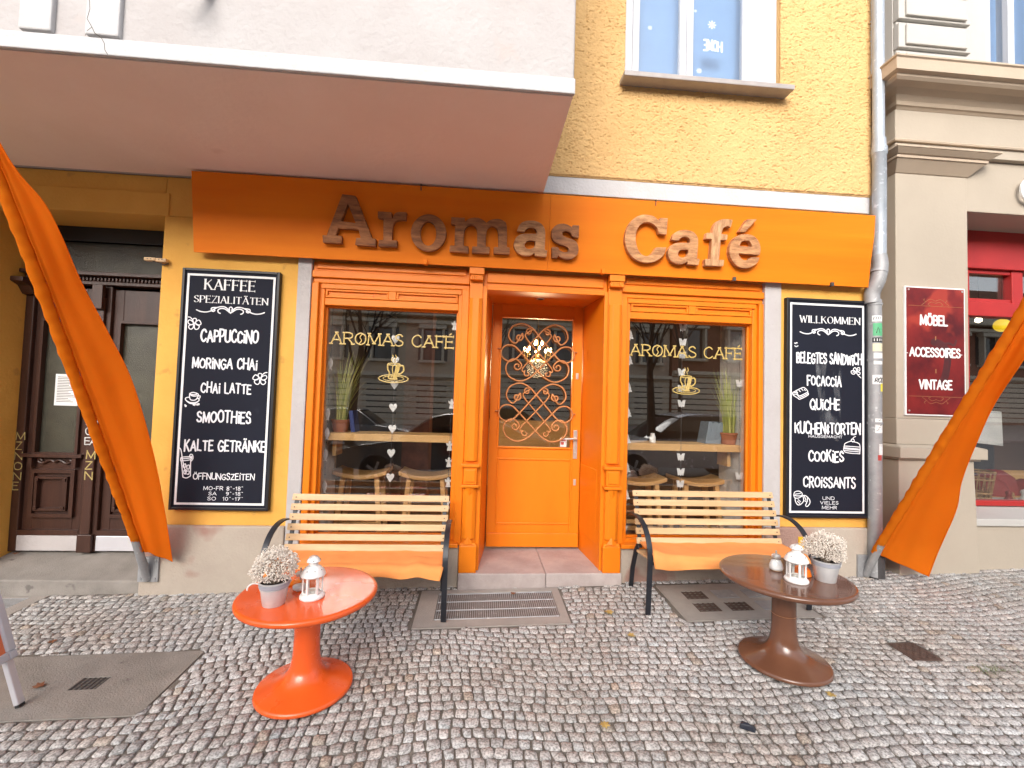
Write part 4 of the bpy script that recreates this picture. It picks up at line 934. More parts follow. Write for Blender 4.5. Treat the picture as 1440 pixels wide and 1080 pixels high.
LET = {
'A':[(-1.076,0.473),(-0.98,0.467),(-0.855,0.163),(-0.827,0.161),(-0.828,0.104),(-0.98,0.108),(-0.972,0.16),(-0.939,0.162),(-0.957,0.223),(-1.106,0.222),(-1.123,0.171),(-1.081,0.167),(-1.082,0.113),(-1.217,0.112),(-1.221,0.167),(-1.19,0.167)],
'A_h':[(-1.035,0.407),(-0.976,0.267),(-1.085,0.278)],
'r':[(-0.813,0.364),(-0.712,0.363),(-0.708,0.321),(-0.701,0.325),(-0.691,0.349),(-0.663,0.368),(-0.6,0.37),(-0.602,0.313),(-0.662,0.308),(-0.69,0.287),(-0.703,0.245),(-0.706,0.158),(-0.667,0.157),(-0.668,0.108),(-0.805,0.106),(-0.804,0.152),(-0.771,0.156),(-0.771,0.31),(-0.813,0.315)],
'o':[(-0.297,0.235),(-0.301,0.199),(-0.313,0.165),(-0.334,0.136),(-0.361,0.112),(-0.393,0.096),(-0.428,0.09),(-0.463,0.093),(-0.495,0.105),(-0.523,0.125),(-0.545,0.152),(-0.559,0.185),(-0.564,0.22),(-0.56,0.256),(-0.548,0.29),(-0.527,0.319),(-0.5,0.343),(-0.468,0.358),(-0.434,0.365),(-0.399,0.362),(-0.367,0.35),(-0.339,0.33),(-0.317,0.303),(-0.303,0.271)],
'o_h':[(-0.373,0.226),(-0.375,0.197),(-0.383,0.171),(-0.396,0.15),(-0.412,0.137),(-0.431,0.131),(-0.45,0.135),(-0.467,0.147),(-0.481,0.166),(-0.49,0.191),(-0.493,0.219),(-0.491,0.247),(-0.483,0.273),(-0.47,0.293),(-0.453,0.307),(-0.435,0.313),(-0.416,0.309),(-0.399,0.297),(-0.385,0.278),(-0.376,0.253)],
'm':[(-0.261,0.354),(-0.159,0.356),(-0.155,0.325),(-0.125,0.351),(-0.08,0.361),(-0.035,0.356),(0.008,0.328),(0.042,0.352),(0.095,0.362),(0.141,0.35),(0.165,0.315),(0.173,0.155),(0.196,0.152),(0.197,0.101),(0.072,0.1),(0.072,0.149),(0.106,0.151),(0.102,0.252),(0.09,0.292),(0.058,0.306),(0.025,0.292),(0.011,0.254),(0.009,0.149),(0.041,0.147),(0.039,0.097),(-0.096,0.095),(-0.095,0.144),(-0.058,0.146),(-0.063,0.264),(-0.082,0.297),(-0.112,0.304),(-0.146,0.285),(-0.16,0.244),(-0.161,0.145),(-0.123,0.144),(-0.124,0.095),(-0.269,0.097),(-0.267,0.142),(-0.231,0.144),(-0.231,0.299),(-0.261,0.303)],
'a':[(0.247,0.282),(0.264,0.328),(0.302,0.356),(0.363,0.365),(0.417,0.355),(0.454,0.324),(0.468,0.28),(0.47,0.148),(0.492,0.146),(0.486,0.096),(0.398,0.099),(0.391,0.121),(0.359,0.101),(0.313,0.097),(0.266,0.111),(0.235,0.147),(0.228,0.191),(0.245,0.234),(0.283,0.258),(0.336,0.265),(0.402,0.267),(0.397,0.294),(0.373,0.31),(0.342,0.311),(0.316,0.294),(0.307,0.278)],
'a_h':[(0.309,0.177),(0.324,0.204),(0.354,0.213),(0.393,0.212),(0.393,0.182),(0.376,0.158),(0.342,0.149),(0.318,0.159)],
's':[(0.733,0.351),(0.734,0.256),(0.687,0.262),(0.666,0.291),(0.634,0.301),(0.603,0.291),(0.604,0.269),(0.633,0.255),(0.68,0.243),(0.721,0.219),(0.737,0.174),(0.73,0.128),(0.696,0.096),(0.649,0.086),(0.606,0.095),(0.577,0.113),(0.574,0.092),(0.53,0.093),(0.526,0.174),(0.574,0.175),(0.591,0.151),(0.627,0.14),(0.658,0.147),(0.659,0.17),(0.632,0.187),(0.581,0.2),(0.536,0.224),(0.519,0.264),(0.524,0.313),(0.558,0.345),(0.6,0.356),(0.643,0.35),(0.675,0.333),(0.682,0.35)],
'C':[(1.377,0.446),(1.44,0.446),(1.439,0.321),(1.376,0.324),(1.358,0.366),(1.322,0.395),(1.279,0.407),(1.23,0.39),(1.199,0.348),(1.19,0.292),(1.198,0.237),(1.223,0.182),(1.259,0.151),(1.298,0.147),(1.334,0.172),(1.36,0.217),(1.447,0.222),(1.432,0.169),(1.393,0.126),(1.335,0.099),(1.267,0.095),(1.198,0.116),(1.144,0.161),(1.11,0.232),(1.106,0.303),(1.126,0.376),(1.168,0.43),(1.225,0.459),(1.283,0.462),(1.33,0.452),(1.366,0.426)],
'f':[(1.815,0.356),(1.82,0.4),(1.842,0.442),(1.887,0.465),(1.96,0.467),(1.973,0.458),(1.962,0.405),(1.935,0.415),(1.902,0.397),(1.889,0.352),(1.943,0.347),(1.941,0.306),(1.889,0.303),(1.888,0.148),(1.931,0.149),(1.929,0.1),(1.775,0.096),(1.773,0.149),(1.816,0.149),(1.815,0.306),(1.763,0.307),(1.768,0.353)],
'e':[(2.226,0.203),(2.045,0.208),(2.066,0.174),(2.103,0.156),(2.141,0.166),(2.162,0.183),(2.226,0.183),(2.214,0.145),(2.173,0.11),(2.113,0.092),(2.051,0.104),(2.004,0.142),(1.972,0.198),(1.971,0.263),(1.996,0.317),(2.045,0.353),(2.096,0.361),(2.158,0.351),(2.201,0.317),(2.227,0.261)],
'e_h':[(2.049,0.266),(2.063,0.297),(2.097,0.312),(2.132,0.305),(2.158,0.264)],
'acute':[(2.094,0.477),(2.176,0.482),(2.086,0.377),(2.034,0.376)],
}
def letter(k, dx=0., material='sign_wood', label=None):
    o = spline_corner([(x+dx, v) for x, v in LET[k]], 5); hs_ = [spline_corner([(x+dx, v) for x, v in LET[k+'_h']], 5)] if k+'_h' in LET else []
    mb = plate(o, hs_, lambda x, v, d: sign_pt(x, v, .002+d), .045, .0045)
    ob = mb.build('letter', material, S); ob['label'] = label or 'brown wooden letter '+k
    return ob
adx = 1.463-min(p[0] for p in LET['a'])
letter('A'); letter('r'); letter('o'); letter('m'); letter('a', 0, 'sign_wood_pale', 'paler wooden letter a before the s'); letter('s')
letter('C', 0, 'sign_wood_pale'); letter('a', adx, 'sign_wood_pale', 'pale wooden letter a after the C'); letter('f', 0, 'sign_wood_upright')
e_ = letter('e', 0, 'sign_wood_pale', 'wooden letter e under its accent')
mb = plate(LET['acute'], [], lambda x, v, d: sign_pt(x, v, .002+d), .045, .0045); mb.build('accent', 'sign_wood_pale', e_)

# ------------------------------------------------------------------ menu boards
FLOURISH = [[(0,.52),(.06,.36),(.14,.32),(.22,.50),(.30,.86),(.38,.98),(.44,.84),(.5,.30)], [(.30,.86),(.225,.80),(.215,.55),(.245,.42),(.27,.55),(.24,.62)],
            [(.48,.40),(.42,.72),(.36,.78),(.315,.60),(.32,.34),(.35,.24)]]
FLOURISH += [[(1-a, b) for a, b in l] for l in FLOURISH] + [[(.485,.62),(.475,.82),(.5,.98),(.525,.82),(.515,.62)]]
FLOWER = [[(.5,.5),(.30,.42),(.10,.50),(.04,.66),(.14,.78),(.30,.72),(.44,.60)], [(.42,.62),(.38,.84),(.52,.92),(.64,.84),(.60,.66),(.52,.56)], [(.60,.66),(.80,.80),(.94,.66),(.98,.50),(.84,.42),(.62,.50)],
          [(.62,.46),(.86,.34),(.80,.14),(.62,.08),(.52,.22),(.52,.42)], [(.46,.42),(.42,.18),(.26,.08),(.12,.20),(.14,.36),(.34,.44)], [(.44,.60),(.34,.82),(.18,.98),(.04,1.0)], [(.48,.46),(.56,.62)], [(.40,.54),(.62,.56)]]
CUP = [[(.30,.92),(.50,1.0),(.78,.94),(.88,.84),(.70,.76),(.44,.78),(.30,.92)], [(.30,.92),(.30,.66),(.40,.50),(.62,.48),(.78,.58),(.88,.84)], [(.86,.76),(.99,.78),(.97,.64),(.80,.60)], [(.30,.68),(.06,.62),(.08,.46),(.36,.32),(.74,.34),(.94,.48),(.90,.60)], [(.10,.44),(.36,.26),(.70,.28),(.92,.44)],
       [(.02,.16),(.06,.04),(.12,.08),(.04,.16)], [(.56,.20),(.72,.22),(.66,.14),(.56,.18)], [(.80,.22),(.94,.26),(.96,.20),(.82,.16),(.80,.22)], [(.42,.86),(.6,.84),(.76,.88)]]
DRINK = [[(.20,.62),(.90,.66)], [(.20,.62),(.26,.56),(.84,.60),(.90,.66),(.84,.70),(.28,.68),(.20,.62)], [(.20,.60),(.28,.46),(.42,.02)], [(.90,.64),(.88,.50),(.92,.06)], [(.42,.02),(.66,-.01),(.92,.06)], [(.02,1.0),(.18,.92),(.34,.56),(.62,.12)], [(.78,.70),(.84,.78),(.98,.76),(1.02,.64),(.92,.56)], [(.84,.68),(.92,.72),(.94,.64)],
         [(.38,.42),(.54,.46),(.56,.36),(.42,.34),(.38,.42)], [(.64,.40),(.80,.42),(.80,.30),(.66,.30),(.64,.40)], [(.46,.24),(.62,.26),(.60,.14),(.48,.14),(.46,.24)], [(.68,.22),(.82,.22),(.80,.12),(.70,.12)]]
CLOVER = [[(.48,.5),(.30,.34),(.08,.40),(.04,.58),(.20,.64),(.44,.56)], [(.44,.56),(.24,.74),(.40,.90),(.52,.74),(.52,.58)], [(.52,.58),(.62,.86),(.82,.90),(.84,.68),(.58,.54)], [(.58,.54),(.86,.50),(.84,.34),(.64,.34),(.52,.48)], [(.52,.48),(.70,.26),(.96,.04)], [(.2,.5),(.44,.54)], [(.7,.76),(.54,.58)]]
SANDW = [[(.02,.48),(.10,.60),(.60,.98),(.78,.96),(.94,.70),(.92,.56)], [(.10,.60),(.30,.52),(.46,.30),(.92,.62)], [(.04,.44),(.30,.40),(.48,.18),(.94,.50)], [(.08,.34),(.36,.10),(.50,.04),(.96,.40),(.94,.60)], [(.02,.48),(.14,.30)], [(.26,.66),(.34,.58)], [(.42,.76),(.50,.66)], [(.58,.88),(.66,.76)], [(.74,.86),(.80,.76)]]
CAKE = [[(.04,.52),(.10,.60),(.40,.72),(.58,.70),(.96,.56),(.98,.06),(.90,.02),(.06,.10),(.04,.52)], [(.05,.44),(.95,.40)], [(.05,.34),(.95,.28)], [(.05,.28),(.95,.22)], [(.05,.18),(.95,.12)], [(.44,.72),(.48,.84),(.60,.84),(.64,.74),(.54,.68)], [(.54,.84),(.60,.94),(.72,1.0)]]
CROI = [[(.04,.74),(.10,.94),(.34,1.0),(.52,.88),(.50,.72),(.22,.70),(.04,.74)], [(.04,.74),(.10,.58),(.30,.56),(.54,.70)], [(.12,.58),(.14,.36),(.28,.14),(.46,.18),(.62,.40),(.58,.70)], [(.56,.72),(.74,.72),(.94,.52),(1.0,.30),(.90,.10),(.80,.04),(.74,.12),(.80,.30),(.68,.40)], [(.66,.70),(.76,.44)], [(.84,.62),(.84,.34)], [(.30,.46),(.44,.34)], [(.26,.36),(.40,.22)], [(.12,.80),(.44,.86)]]
def menu_board(label, x0, x1, z0, z1, head, lines, arts):
    t = thing('menu_board', label, 'menu board')
    b = MB(); b.box(x0+.018, x1-.018, 3.468, 3.498, z0+.018, z1-.018); b.build('panel', 'board_black', t)
    f = MB(); f.box(x0, x0+.020, 3.458, 3.499, z0, z1); f.box(x1-.020, x1, 3.458, 3.499, z0, z1); f.box(x0+.020, x1-.020, 3.458, 3.499, z0, z0+.020); f.box(x0+.020, x1-.020, 3.458, 3.499, z1-.020, z1)
    f.build('frame', 'board_frame', t, bevel=.003)
    i0, i1, j0, j1, w_ = x0+.034, x1-.034, z0+.038, z1-.040, .016
    l = MB(); l.box(i0, i0+w_, 3.4665, 3.469, j0, j1); l.box(i1-w_, i1, 3.4665, 3.469, j0, j1); l.box(i0+w_, i1-w_, 3.4665, 3.469, j0, j0+w_); l.box(i0+w_, i1-w_, 3.4665, 3.469, j1-w_, j1); l.build('border_line', 'sign_line', t)
    pl = wall_plane(3.4675); k = 1.0036                      # measured on a plane 1.3 cm nearer the camera
    m = MB()
    for s, a, b_, z, h in head:
        m = MB(); lettering(m, s, a*k, b_*k, 1.55+(z-1.55)*k, h*k, pl, 'serif', .19, gap=.27); m.build('heading', 'sign_line', t)
    for n_, (s, a, b_, z, h, wt, jt) in enumerate(lines):
        m = MB(); lettering(m, s, a*k, b_*k, 1.55+(z-1.55)*k, h*k, pl, 'hand', wt, jit=jt, gap=.24 if wt > .15 else .34, seed=n_+11); m.build('chalk_writing', 'chalk', t)['label'] = 'white chalk words '+s.replace('"', '').replace('i', 'I')
    for art, a, z, sx, sz, hw in arts:
        m = MB(); draw(m, art, a*k, 1.55+(z-1.55)*k, sx*k, sz*k, pl, hw); m.build('chalk_drawing', 'chalk', t)
    return t
menu_board('black menu board headed KAFFEE between the dark house door and the left shop window', -2.276, -1.562, .668, 2.489,
    [('KAFFEE', -2.103,-1.740,2.330,.076), ('SPEZIALITÄTEN', -2.175,-1.642,2.229,.050)],
    [('CAPPUCCiNO',-2.110,-1.697,1.935,.086,.158,.09), ('MORiNGA CHAi',-2.160,-1.695,1.730,.075,.158,.09), ('CHAi LATTE',-2.089,-1.729,1.546,.072,.158,.09), ('SMOOTHiES',-2.104,-1.722,1.325,.080,.158,.09), ('KALTE GETRÄNKE',-2.183,-1.604,1.110,.076,.158,.09), ('ÖFFNUNGSZEiTEN',-2.108,-1.671,.899,.043,.158,.08),
     ('MO-FR 8"-18"',-2.031,-1.748,.820,.026,.16,.03), ('SA   9"-18"',-1.992,-1.746,.782,.024,.16,.03), ('SO  10"-17"',-1.998,-1.744,.744,.024,.16,.03)],
    [(FLOURISH,-2.156,2.133,.495,.070,.0042), (FLOWER,-2.216,2.012,.100,.100,.0036), ([[(1-a,b) for a,b in l] for l in FLOWER],-1.722,1.612,.108,.10,.0036), (CUP,-2.201,1.432,.108,.112,.0038), (DRINK,-2.226,.908,.105,.222,.0036)])
menu_board('black menu board headed WILLKOMMEN between the right shop window and the grey downpipe', 2.544, 3.272, .664, 2.493,
    [('WILLKOMMEN', 2.657,3.188,2.287,.056)],
    [('BELEGTES SANDWiCH',2.629,3.204,1.946,.081,.158,.09), ('FOCACCiA',2.724,3.022,1.760,.078,.158,.09), ('QUiCHE',2.751,3.008,1.560,.085,.158,.09), ('KUCHEN&TORTEN',2.618,3.191,1.361,.087,.158,.09), ('HAUSGEMACHT',2.736,3.032,1.326,.020,.17,.04), ('COOKiES',2.740,3.042,1.131,.085,.158,.09), ('CROiSSANTS',2.694,3.147,.917,.080,.158,.09),
     ('UND',2.861,2.963,.815,.025,.16,.03), ('VIELES',2.840,2.997,.778,.024,.16,.03), ('MEHR',2.855,2.983,.738,.025,.16,.03)],
    [(FLOURISH,2.657,2.168,.499,.072,.0042), (CLOVER,3.108,1.832,.095,.10,.0034), (SANDW,2.587,1.638,.148,.10,.0036), (CAKE,3.046,1.198,.145,.145,.0034), (CROI,2.602,.752,.148,.13,.0036), ([[(.1,.9),(.45,.8)],[(.5,1.0),(.8,.95)],[(.15,.3),(.5,.1),(1,.3)]],2.605,2.075,.034,.037,.004)])
sm = MB(); sm.add([(2.86,3.4672,1.30),(3.02,3.4672,1.30),(3.05,3.4672,1.97),(2.80,3.4672,1.97)], [(0,1,2,3)]); sm.build('smear', 'chalk_smear', bpy.data.objects['menu_board.001'])
# notice on the house door
t = tag(MB().box(-3.487, -3.300, HY+.012, HY+.0145, 1.403, 1.662).build('notice', 'paper'), 'white paper notice stuck inside the dark door glass', 'notice')
n_ = MB()
for i in range(16): n_.box(-3.47, -3.32-.02*((i*7) % 4), HY+.0112, HY+.0118, 1.635-i*.0135, 1.640-i*.0135)
n_.build('print', 'graffiti_grey', t)
# small wooden catch on the doorway corner
t = thing('door_catch', 'small pale wooden block bracket screwed at the top right of the doorway', 'bracket')
b = MB(); b.box(-2.556, -2.476, 3.455, 3.487, 2.528, 2.552); b.box(-2.474, -2.398, 3.455, 3.487, 2.522, 2.549); b.build('block', 'bench_wood', t, bevel=.003)
b = MB()
for x in (-2.53, -2.505, -2.448, -2.425): b.tube([(x,3.456,2.54),(x,3.4535,2.54)], .004, 8)
b.tube([(-2.50,3.47,2.527),(-2.42,3.478,2.505),(-2.40,3.49,2.52)], .004, 6); b.build('screw', 'cast_iron', t)
# gas marker on the plinth
t = thing('pipe_marker_sign', 'small yellow pipe marker plate on the grey plinth behind the right bench arm', 'marker sign')
b = MB(); b.box(2.655, 2.772, 3.458, 3.4675, .410, .508); b.build('plate', 'gas_yellow', t, bevel=.002)
b = MB(); pl = wall_plane(3.4578); lettering(b, 'G 80', 2.685, 2.745, .472, .018, pl, 'hand', .18); lettering(b, '1.6', 2.69, 2.735, .436, .018, pl, 'hand', .18); b.build('print', 'sticker_black', t)

# ------------------------------------------------------------------ downpipe
t = thing('downpipe', 'grey zinc downpipe with stickers between the yellow and the beige building', 'downpipe')
PX, PY = 3.332, 3.43
p = MB(); p.tube([(PX-.022,3.40,8.0),(PX-.022,3.40,3.86)], .043, 20); p.tube([(PX-.016,3.40,3.87),(PX-.012,3.405,3.75)], [.047,.052], 20)
p.build('upper_pipe', 'zinc', t, smooth=True, auto=50)
p = MB(); p.tube([(PX-.006,3.41,3.80),(PX-.006,3.41,3.74),(PX-.006,3.41,3.735),(PX-.004,3.415,3.0),(PX-.002,3.42,2.80)], [.056,.056,.050,.050,.050], 24); p.build('middle_pipe', 'zinc', t, smooth=True, auto=50)
p = MB(); p.tube(spline([(PX-.004,3.42,2.87),(PX-.006,3.405,2.78),(PX-.025,3.41,2.66),(PX-.045,3.44,2.56),(PX-.045,3.44,2.47)], n=5), .056, 20); p.tube([(PX-.012,3.41,2.745),(PX-.018,3.408,2.72)], .062, 20); p.build('bend', 'galvanised', t, smooth=True, auto=50)
p = MB(); p.tube([(PX-.025,3.44,2.50),(PX-.025,3.44,.20)], .050, 24); 
for z in (2.47, 2.00, 1.47): p.tube([(PX-.025,3.44,z),(PX-.025,3.44,z-.02)], .055, 24)
p.build('lower_pipe', 'galvanised', t, smooth=True, auto=50)
p = MB(); p.tube([(PX-.012,3.44,.45),(PX-.012,3.44,.10)], .056, 20); p.build('standpipe', 'cast_iron', t, smooth=True, auto=50)
def sticker(z0, z1, a0, a1, m_, art=None):
    s = MB(); r = .0512; cx, cy = PX-.025, 3.44; n = 8; b = 0
    for i in range(n+1):
        a = math.radians(a0+(a1-a0)*i/n); s.v += [(cx+r*math.sin(a), cy-r*math.cos(a), z0), (cx+r*math.sin(a), cy-r*math.cos(a), z1)]
    s.f += [(2*i, 2*i+2, 2*i+3, 2*i+1) for i in range(n)]
    o = s.build('sticker', m_, t)
    if art:
        q = MB(); cyl = lambda u, v, d: (cx+(r+.0004+d)*math.sin(math.radians(u)), cy-(r+.0004+d)*math.cos(math.radians(u)), v)
        art(q, cyl); q.build('print', 'sticker_black' if m_ != 'sticker_black' else 'sticker_white', o)
    return o
DM = .0512*math.pi/180
def flat_ribbon(q, pts, wf, c):        # pts in (degrees round the pipe, height); widths above .1 are degrees too
    w0 = wf((1., 0.)); w0 = w0*DM if w0 > .1 else w0
    ribbon(q, [(a*DM, b) for a, b in pts], lambda t: w0, lambda u, v, d: c(u/DM, v, d), capr=False)
sticker(2.31, 2.36, -62, 30, 'sticker_white', lambda q, c: [flat_ribbon(q, [(-50+i*17, 2.325), (-46+i*17, 2.347)], lambda t: .0025, c) for i in range(4)])
sticker(2.19, 2.295, -55, 35, 'sticker_green', lambda q, c: [flat_ribbon(q, [(-30, 2.21), (-15, 2.26)], lambda t: 3., c), flat_ribbon(q, [(0, 2.21), (-10, 2.25)], lambda t: 2.5, c), flat_ribbon(q, [(-35, 2.24), (10, 2.245)], lambda t: .005, c)])
sticker(2.135, 2.175, -60, 40, 'sticker_black', lambda q, c: [flat_ribbon(q, [(-45+i*22, 2.145), (-45+i*22, 2.166)], lambda t: 3.5, c) for i in range(4)])
sticker(2.06, 2.125, -58, 35, 'sticker_cream', lambda q, c: [flat_ribbon(q, [(-45, 2.075+.014*i), (20, 2.075+.014*i)], lambda t: .002, c) for i in range(3)])
sticker(1.95, 2.045, -50, 45, 'sticker_white', lambda q, c: [flat_ribbon(q, [(-30, 1.985), (30, 1.995)], lambda t: .004, c)])
def ro(q, c):
    st, W_ = text_strokes('RÖD', .2)
    for pts, cur in st: flat_ribbon(q, [(-42+a*30+b*8, 1.80+b*.036) for a, b in pts], lambda t: .0035, c)
sticker(1.785, 1.862, -60, 48, 'sticker_white', ro)
sticker(1.725, 1.79, 5, 55, 'sticker_yellow')
sticker(1.38, 1.50, -40, 30, 'sticker_white', lambda q, c: [flat_ribbon(q, [(-30+15*(i % 3), 1.40+.02*i), (-10+12*(i % 3), 1.41+.02*i)], lambda t: .003, c) for i in range(5)])
sticker(1.20, 1.29, -10, 50, 'sticker_white'); sticker(1.155, 1.20, -20, 15, 'sticker_red')

# ------------------------------------------------------------------ neighbouring beige building
N = thing('neighbour_building', 'beige building with moulded cornice, pilaster and red framed shop window', 'building')
n = MB(); n.box(3.312, 3.60, 3.80, 4.0, -.1, 4.3); n.build('gap_wall', 'gap_wall', N)
n = MB()
n.box(3.565, 4.245, 3.50, 4.3, 1.505, 3.651); n.box(3.560, 4.252, 3.494, 4.3, 1.285, 1.504)
pi = n.build('pilaster', 'beige_paint', N, bevel=.006)
n = MB(); n.hexa([(3.555,3.465,.0),(4.295,3.465,.0),(4.295,4.3,.0),(3.555,4.3,.0),(3.562,3.478,1.155),(4.255,3.478,1.155),(4.255,4.3,1.155),(3.562,4.3,1.155)]); n.build('pedestal', 'beige_paint', pi, bevel=.008)
n = MB(); n.box(3.545, 4.30, 3.46, 4.3, 1.156, 1.172); n.box(3.535, 4.335, 3.435, 4.3, 1.172, 1.262); n.hexa([(3.535,3.435,1.2622),(4.335,3.435,1.2622),(4.335,4.3,1.2622),(3.535,4.3,1.2622),(3.56,3.492,1.284),(4.255,3.492,1.284),(4.255,4.3,1.284),(3.56,4.3,1.284)]); n.build('ledge', 'beige_paint', pi, bevel=.006)
n = MB(); n.hexa([(3.562,3.497,3.652),(4.25,3.497,3.652),(4.25,4.3,3.652),(3.562,4.3,3.652),(3.50,3.42,3.738),(4.33,3.42,3.738),(4.33,4.3,3.738),(3.50,4.3,3.738)])
n.box(3.49, 4.345, 3.41, 4.3, 3.739, 3.765); n.hexa([(3.485,3.40,3.766),(4.35,3.40,3.766),(4.35,4.3,3.766),(3.485,4.3,3.766),(3.445,3.36,3.80),(4.40,3.36,3.80),(4.40,4.3,3.80),(3.445,4.3,3.80)]); n.box(3.44, 4.41, 3.355, 4.3, 3.801, 3.818)
n.build('capital', 'cornice_paint', pi, bevel=.004)
n = MB(); n.box(3.53, 9, 3.465, 4.3, 3.819, 3.905); n.box(3.535, 9, 3.47, 4.3, 3.935, 4.20); n.box(4.2455, 9, 3.51, 4.3, 3.355, 3.8185); n.build('entablature', 'beige_paint', N, bevel=.006)
n = MB()
prof = [(3.47,4.2005),(3.455,4.215),(3.44,4.222),(3.43,4.25),(3.40,4.285),(3.35,4.31),(3.285,4.318),(3.265,4.335),(3.262,4.352),(3.225,4.36),(3.222,4.452),(3.21,4.46),(3.21,4.474),(4.3,4.53),(4.3,4.2005)]
# cornice with a mitred left return: sweep the profile round the corner
def mitre(mb, prof, xl, xr):
    r0 = len(mb.v); k = len(prof)
    for y, z in prof: mb.v.append((xr, y, z))
    for y, z in prof: mb.v.append((xl-(3.47-min(y,3.47)), y, z))
    for y, z in prof: mb.v.append((xl-(3.47-min(y,3.47)), 4.3, z))
    for s_ in range(2):
        for i in range(k): a = r0+s_*k+i; b = r0+s_*k+(i+1) % k; mb.f.append((a, b, b+k, a+k))
    mb.f.append(tuple(r0+i for i in range(k))); mb.f.append(tuple(r0+2*k+i for i in range(k)))
mitre(n, prof, 3.545, 9); n.build('cornice', 'cornice_paint', N)
n = MB(); mitre(n, [(3.47,3.9055),(3.445,3.9055),(3.44,3.918),(3.455,3.934),(3.47,3.9345)], 3.53, 9); n.build('string_course', 'cornice_paint', N)
n = MB(); n.box(3.60, 4.52, 3.56, 4.3, 4.53, 8.0); n.box(4.52, 9, 3.62, 4.3, 4.50, 4.62); n.build('upper_wall', 'pale_paint', N)
z = 4.535
qb = MB()
for i in range(7):
    qb.box(3.605, 4.30, 3.50, 3.56, z, z+.225); qb.box(3.66, 4.245, 3.478, 3.50, z+.02, z+.205)
    qb.box(3.612, 4.29, 3.53, 3.56, z+.2255, z+.262); z += .262
qb.build('quoin', 'pale_paint', N, bevel=.008)
n = MB(); n.box(4.52, 4.62, 3.60, 3.70, 4.621, 7.2); n.box(4.62, 6.2, 3.60, 3.70, 4.621, 4.68); n.box(4.80, 4.865, 3.60, 3.70, 4.68, 7.2); n.box(5.18, 5.25, 3.60, 3.70, 4.68, 7.2)
uo = n.build('upper_window', 'white_frame', N, bevel=.005); n = MB(); n.box(4.62, 4.80, 3.645, 3.65, 4.68, 7.2); n.box(4.8155, 5.18, 3.645, 3.65, 4.68, 7.2); n.box(5.25, 6.2, 3.645, 3.65, 4.68, 7.2); n.build('pane', 'upper_glass', uo)
n = MB(); n.box(4.53, 6.2, 3.85, 3.86, 4.63, 7.2); n.build('sky_blue_sheet', 'mirrored_sky_blue', uo)  # same added sheet: reflected sky as colour behind the glass
# shop window: sill wall, red frame, panes
n = MB(); n.box(4.26, 9, 3.525, 4.3, -.1, .598); n.build('sill_wall', 'beige_paint', N, bevel=.006)
n = MB(); n.hexa([(4.258,3.50,.5985),(9,3.50,.5985),(9,4.3,.5985),(4.258,4.3,.5985),(4.258,3.50,.66),(9,3.50,.66),(9,4.3,.69),(4.258,4.3,.69)]); n.build('sill', 'pale_paint', N, bevel=.006)
RY = 3.90; n = MB()
n.box(4.30, 6.0, RY, RY+.08, .684, .735); n.box(4.30, 6.0, RY-.02, RY+.08, 2.52, 2.66); n.box(4.30, 6.0, RY-.03, RY+.08, 2.985, 3.36); n.box(4.30, 4.74, RY, RY+.08, .735, 2.52); n.box(4.30, 4.745, RY, RY+.08, 2.66, 2.985); n.box(5.20, 5.32, RY, RY+.08, 2.66, 2.985); n.box(6.0, 6.2, RY, RY+.08, .684, 3.36)
n.box(4.745, 5.2, RY+.01, RY+.05, 2.66, 2.70); n.box(4.745, 5.2, RY+.01, RY+.05, 2.945, 2.985)
ro_ = n.build('red_window', 'red_paint', N, bevel=.006); ro_['label'] = 'red painted shop window frame'
n = MB(); n.box(4.74, 6.0, RY+.03, RY+.036, .735, 2.52); n.box(4.745, 5.2, RY+.06, RY+.066, 2.66, 2.985); n.box(5.32, 6.0, RY+.06, RY+.066, 2.66, 2.985); n.build('pane', 'pane_glass', ro_)
def nroom(nm, m_, *bx):
    for b in bx:
        r = MB(); r.box(*b); r.build(nm, m_, N)
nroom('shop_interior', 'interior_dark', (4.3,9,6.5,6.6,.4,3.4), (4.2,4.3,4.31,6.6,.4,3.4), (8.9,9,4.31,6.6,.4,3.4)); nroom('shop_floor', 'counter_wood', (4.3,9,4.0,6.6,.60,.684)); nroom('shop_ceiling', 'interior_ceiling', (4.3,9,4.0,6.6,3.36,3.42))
# red enamel sign on the pilaster
t = thing('shop_plate', 'dark red plate sign reading MÖBEL ACCESSOIRES VINTAGE on the beige pilaster', 'sign')
MX0, MX1, MZ0, MZ1 = 3.628, 4.190, 1.535, 2.650
b = MB(); b.box(MX0, MX1, 3.482, 3.4995, MZ0, MZ1); b.build('backing', 'white_print', t, bevel=.002)
b = MB(); b.box(MX0+.012, MX1-.012, 3.4795, 3.4825, MZ0+.012, MZ1-.012); b.build('panel', 'poster_red', t)
pl = wall_plane(3.479); k = 1.0026
for s, a, b_, z_, h in (('MÖBEL',3.760,4.007,2.317,.080), ('ACCESSOIRES',3.660,4.125,2.044,.071), ('VINTAGE',3.746,4.046,1.766,.073)): b = MB(); lettering(b, s, a*k, b_*k, 1.55+(z_-1.55)*k, h*k, pl, 'flat', .21, gap=.20); b.build('lettering', 'white_print', t)
b = MB()
for x in (3.645, 4.150): b.box(x-.006, x+.006, 3.4785, 3.4793, 2.066, 2.072)
b.build('dash', 'white_print', t)
b = MB()
for z_ in (2.482, 1.70): ribbon(b, [(MX0+.03, z_), (MX1-.03, z_)], lambda t: .0016, pl)
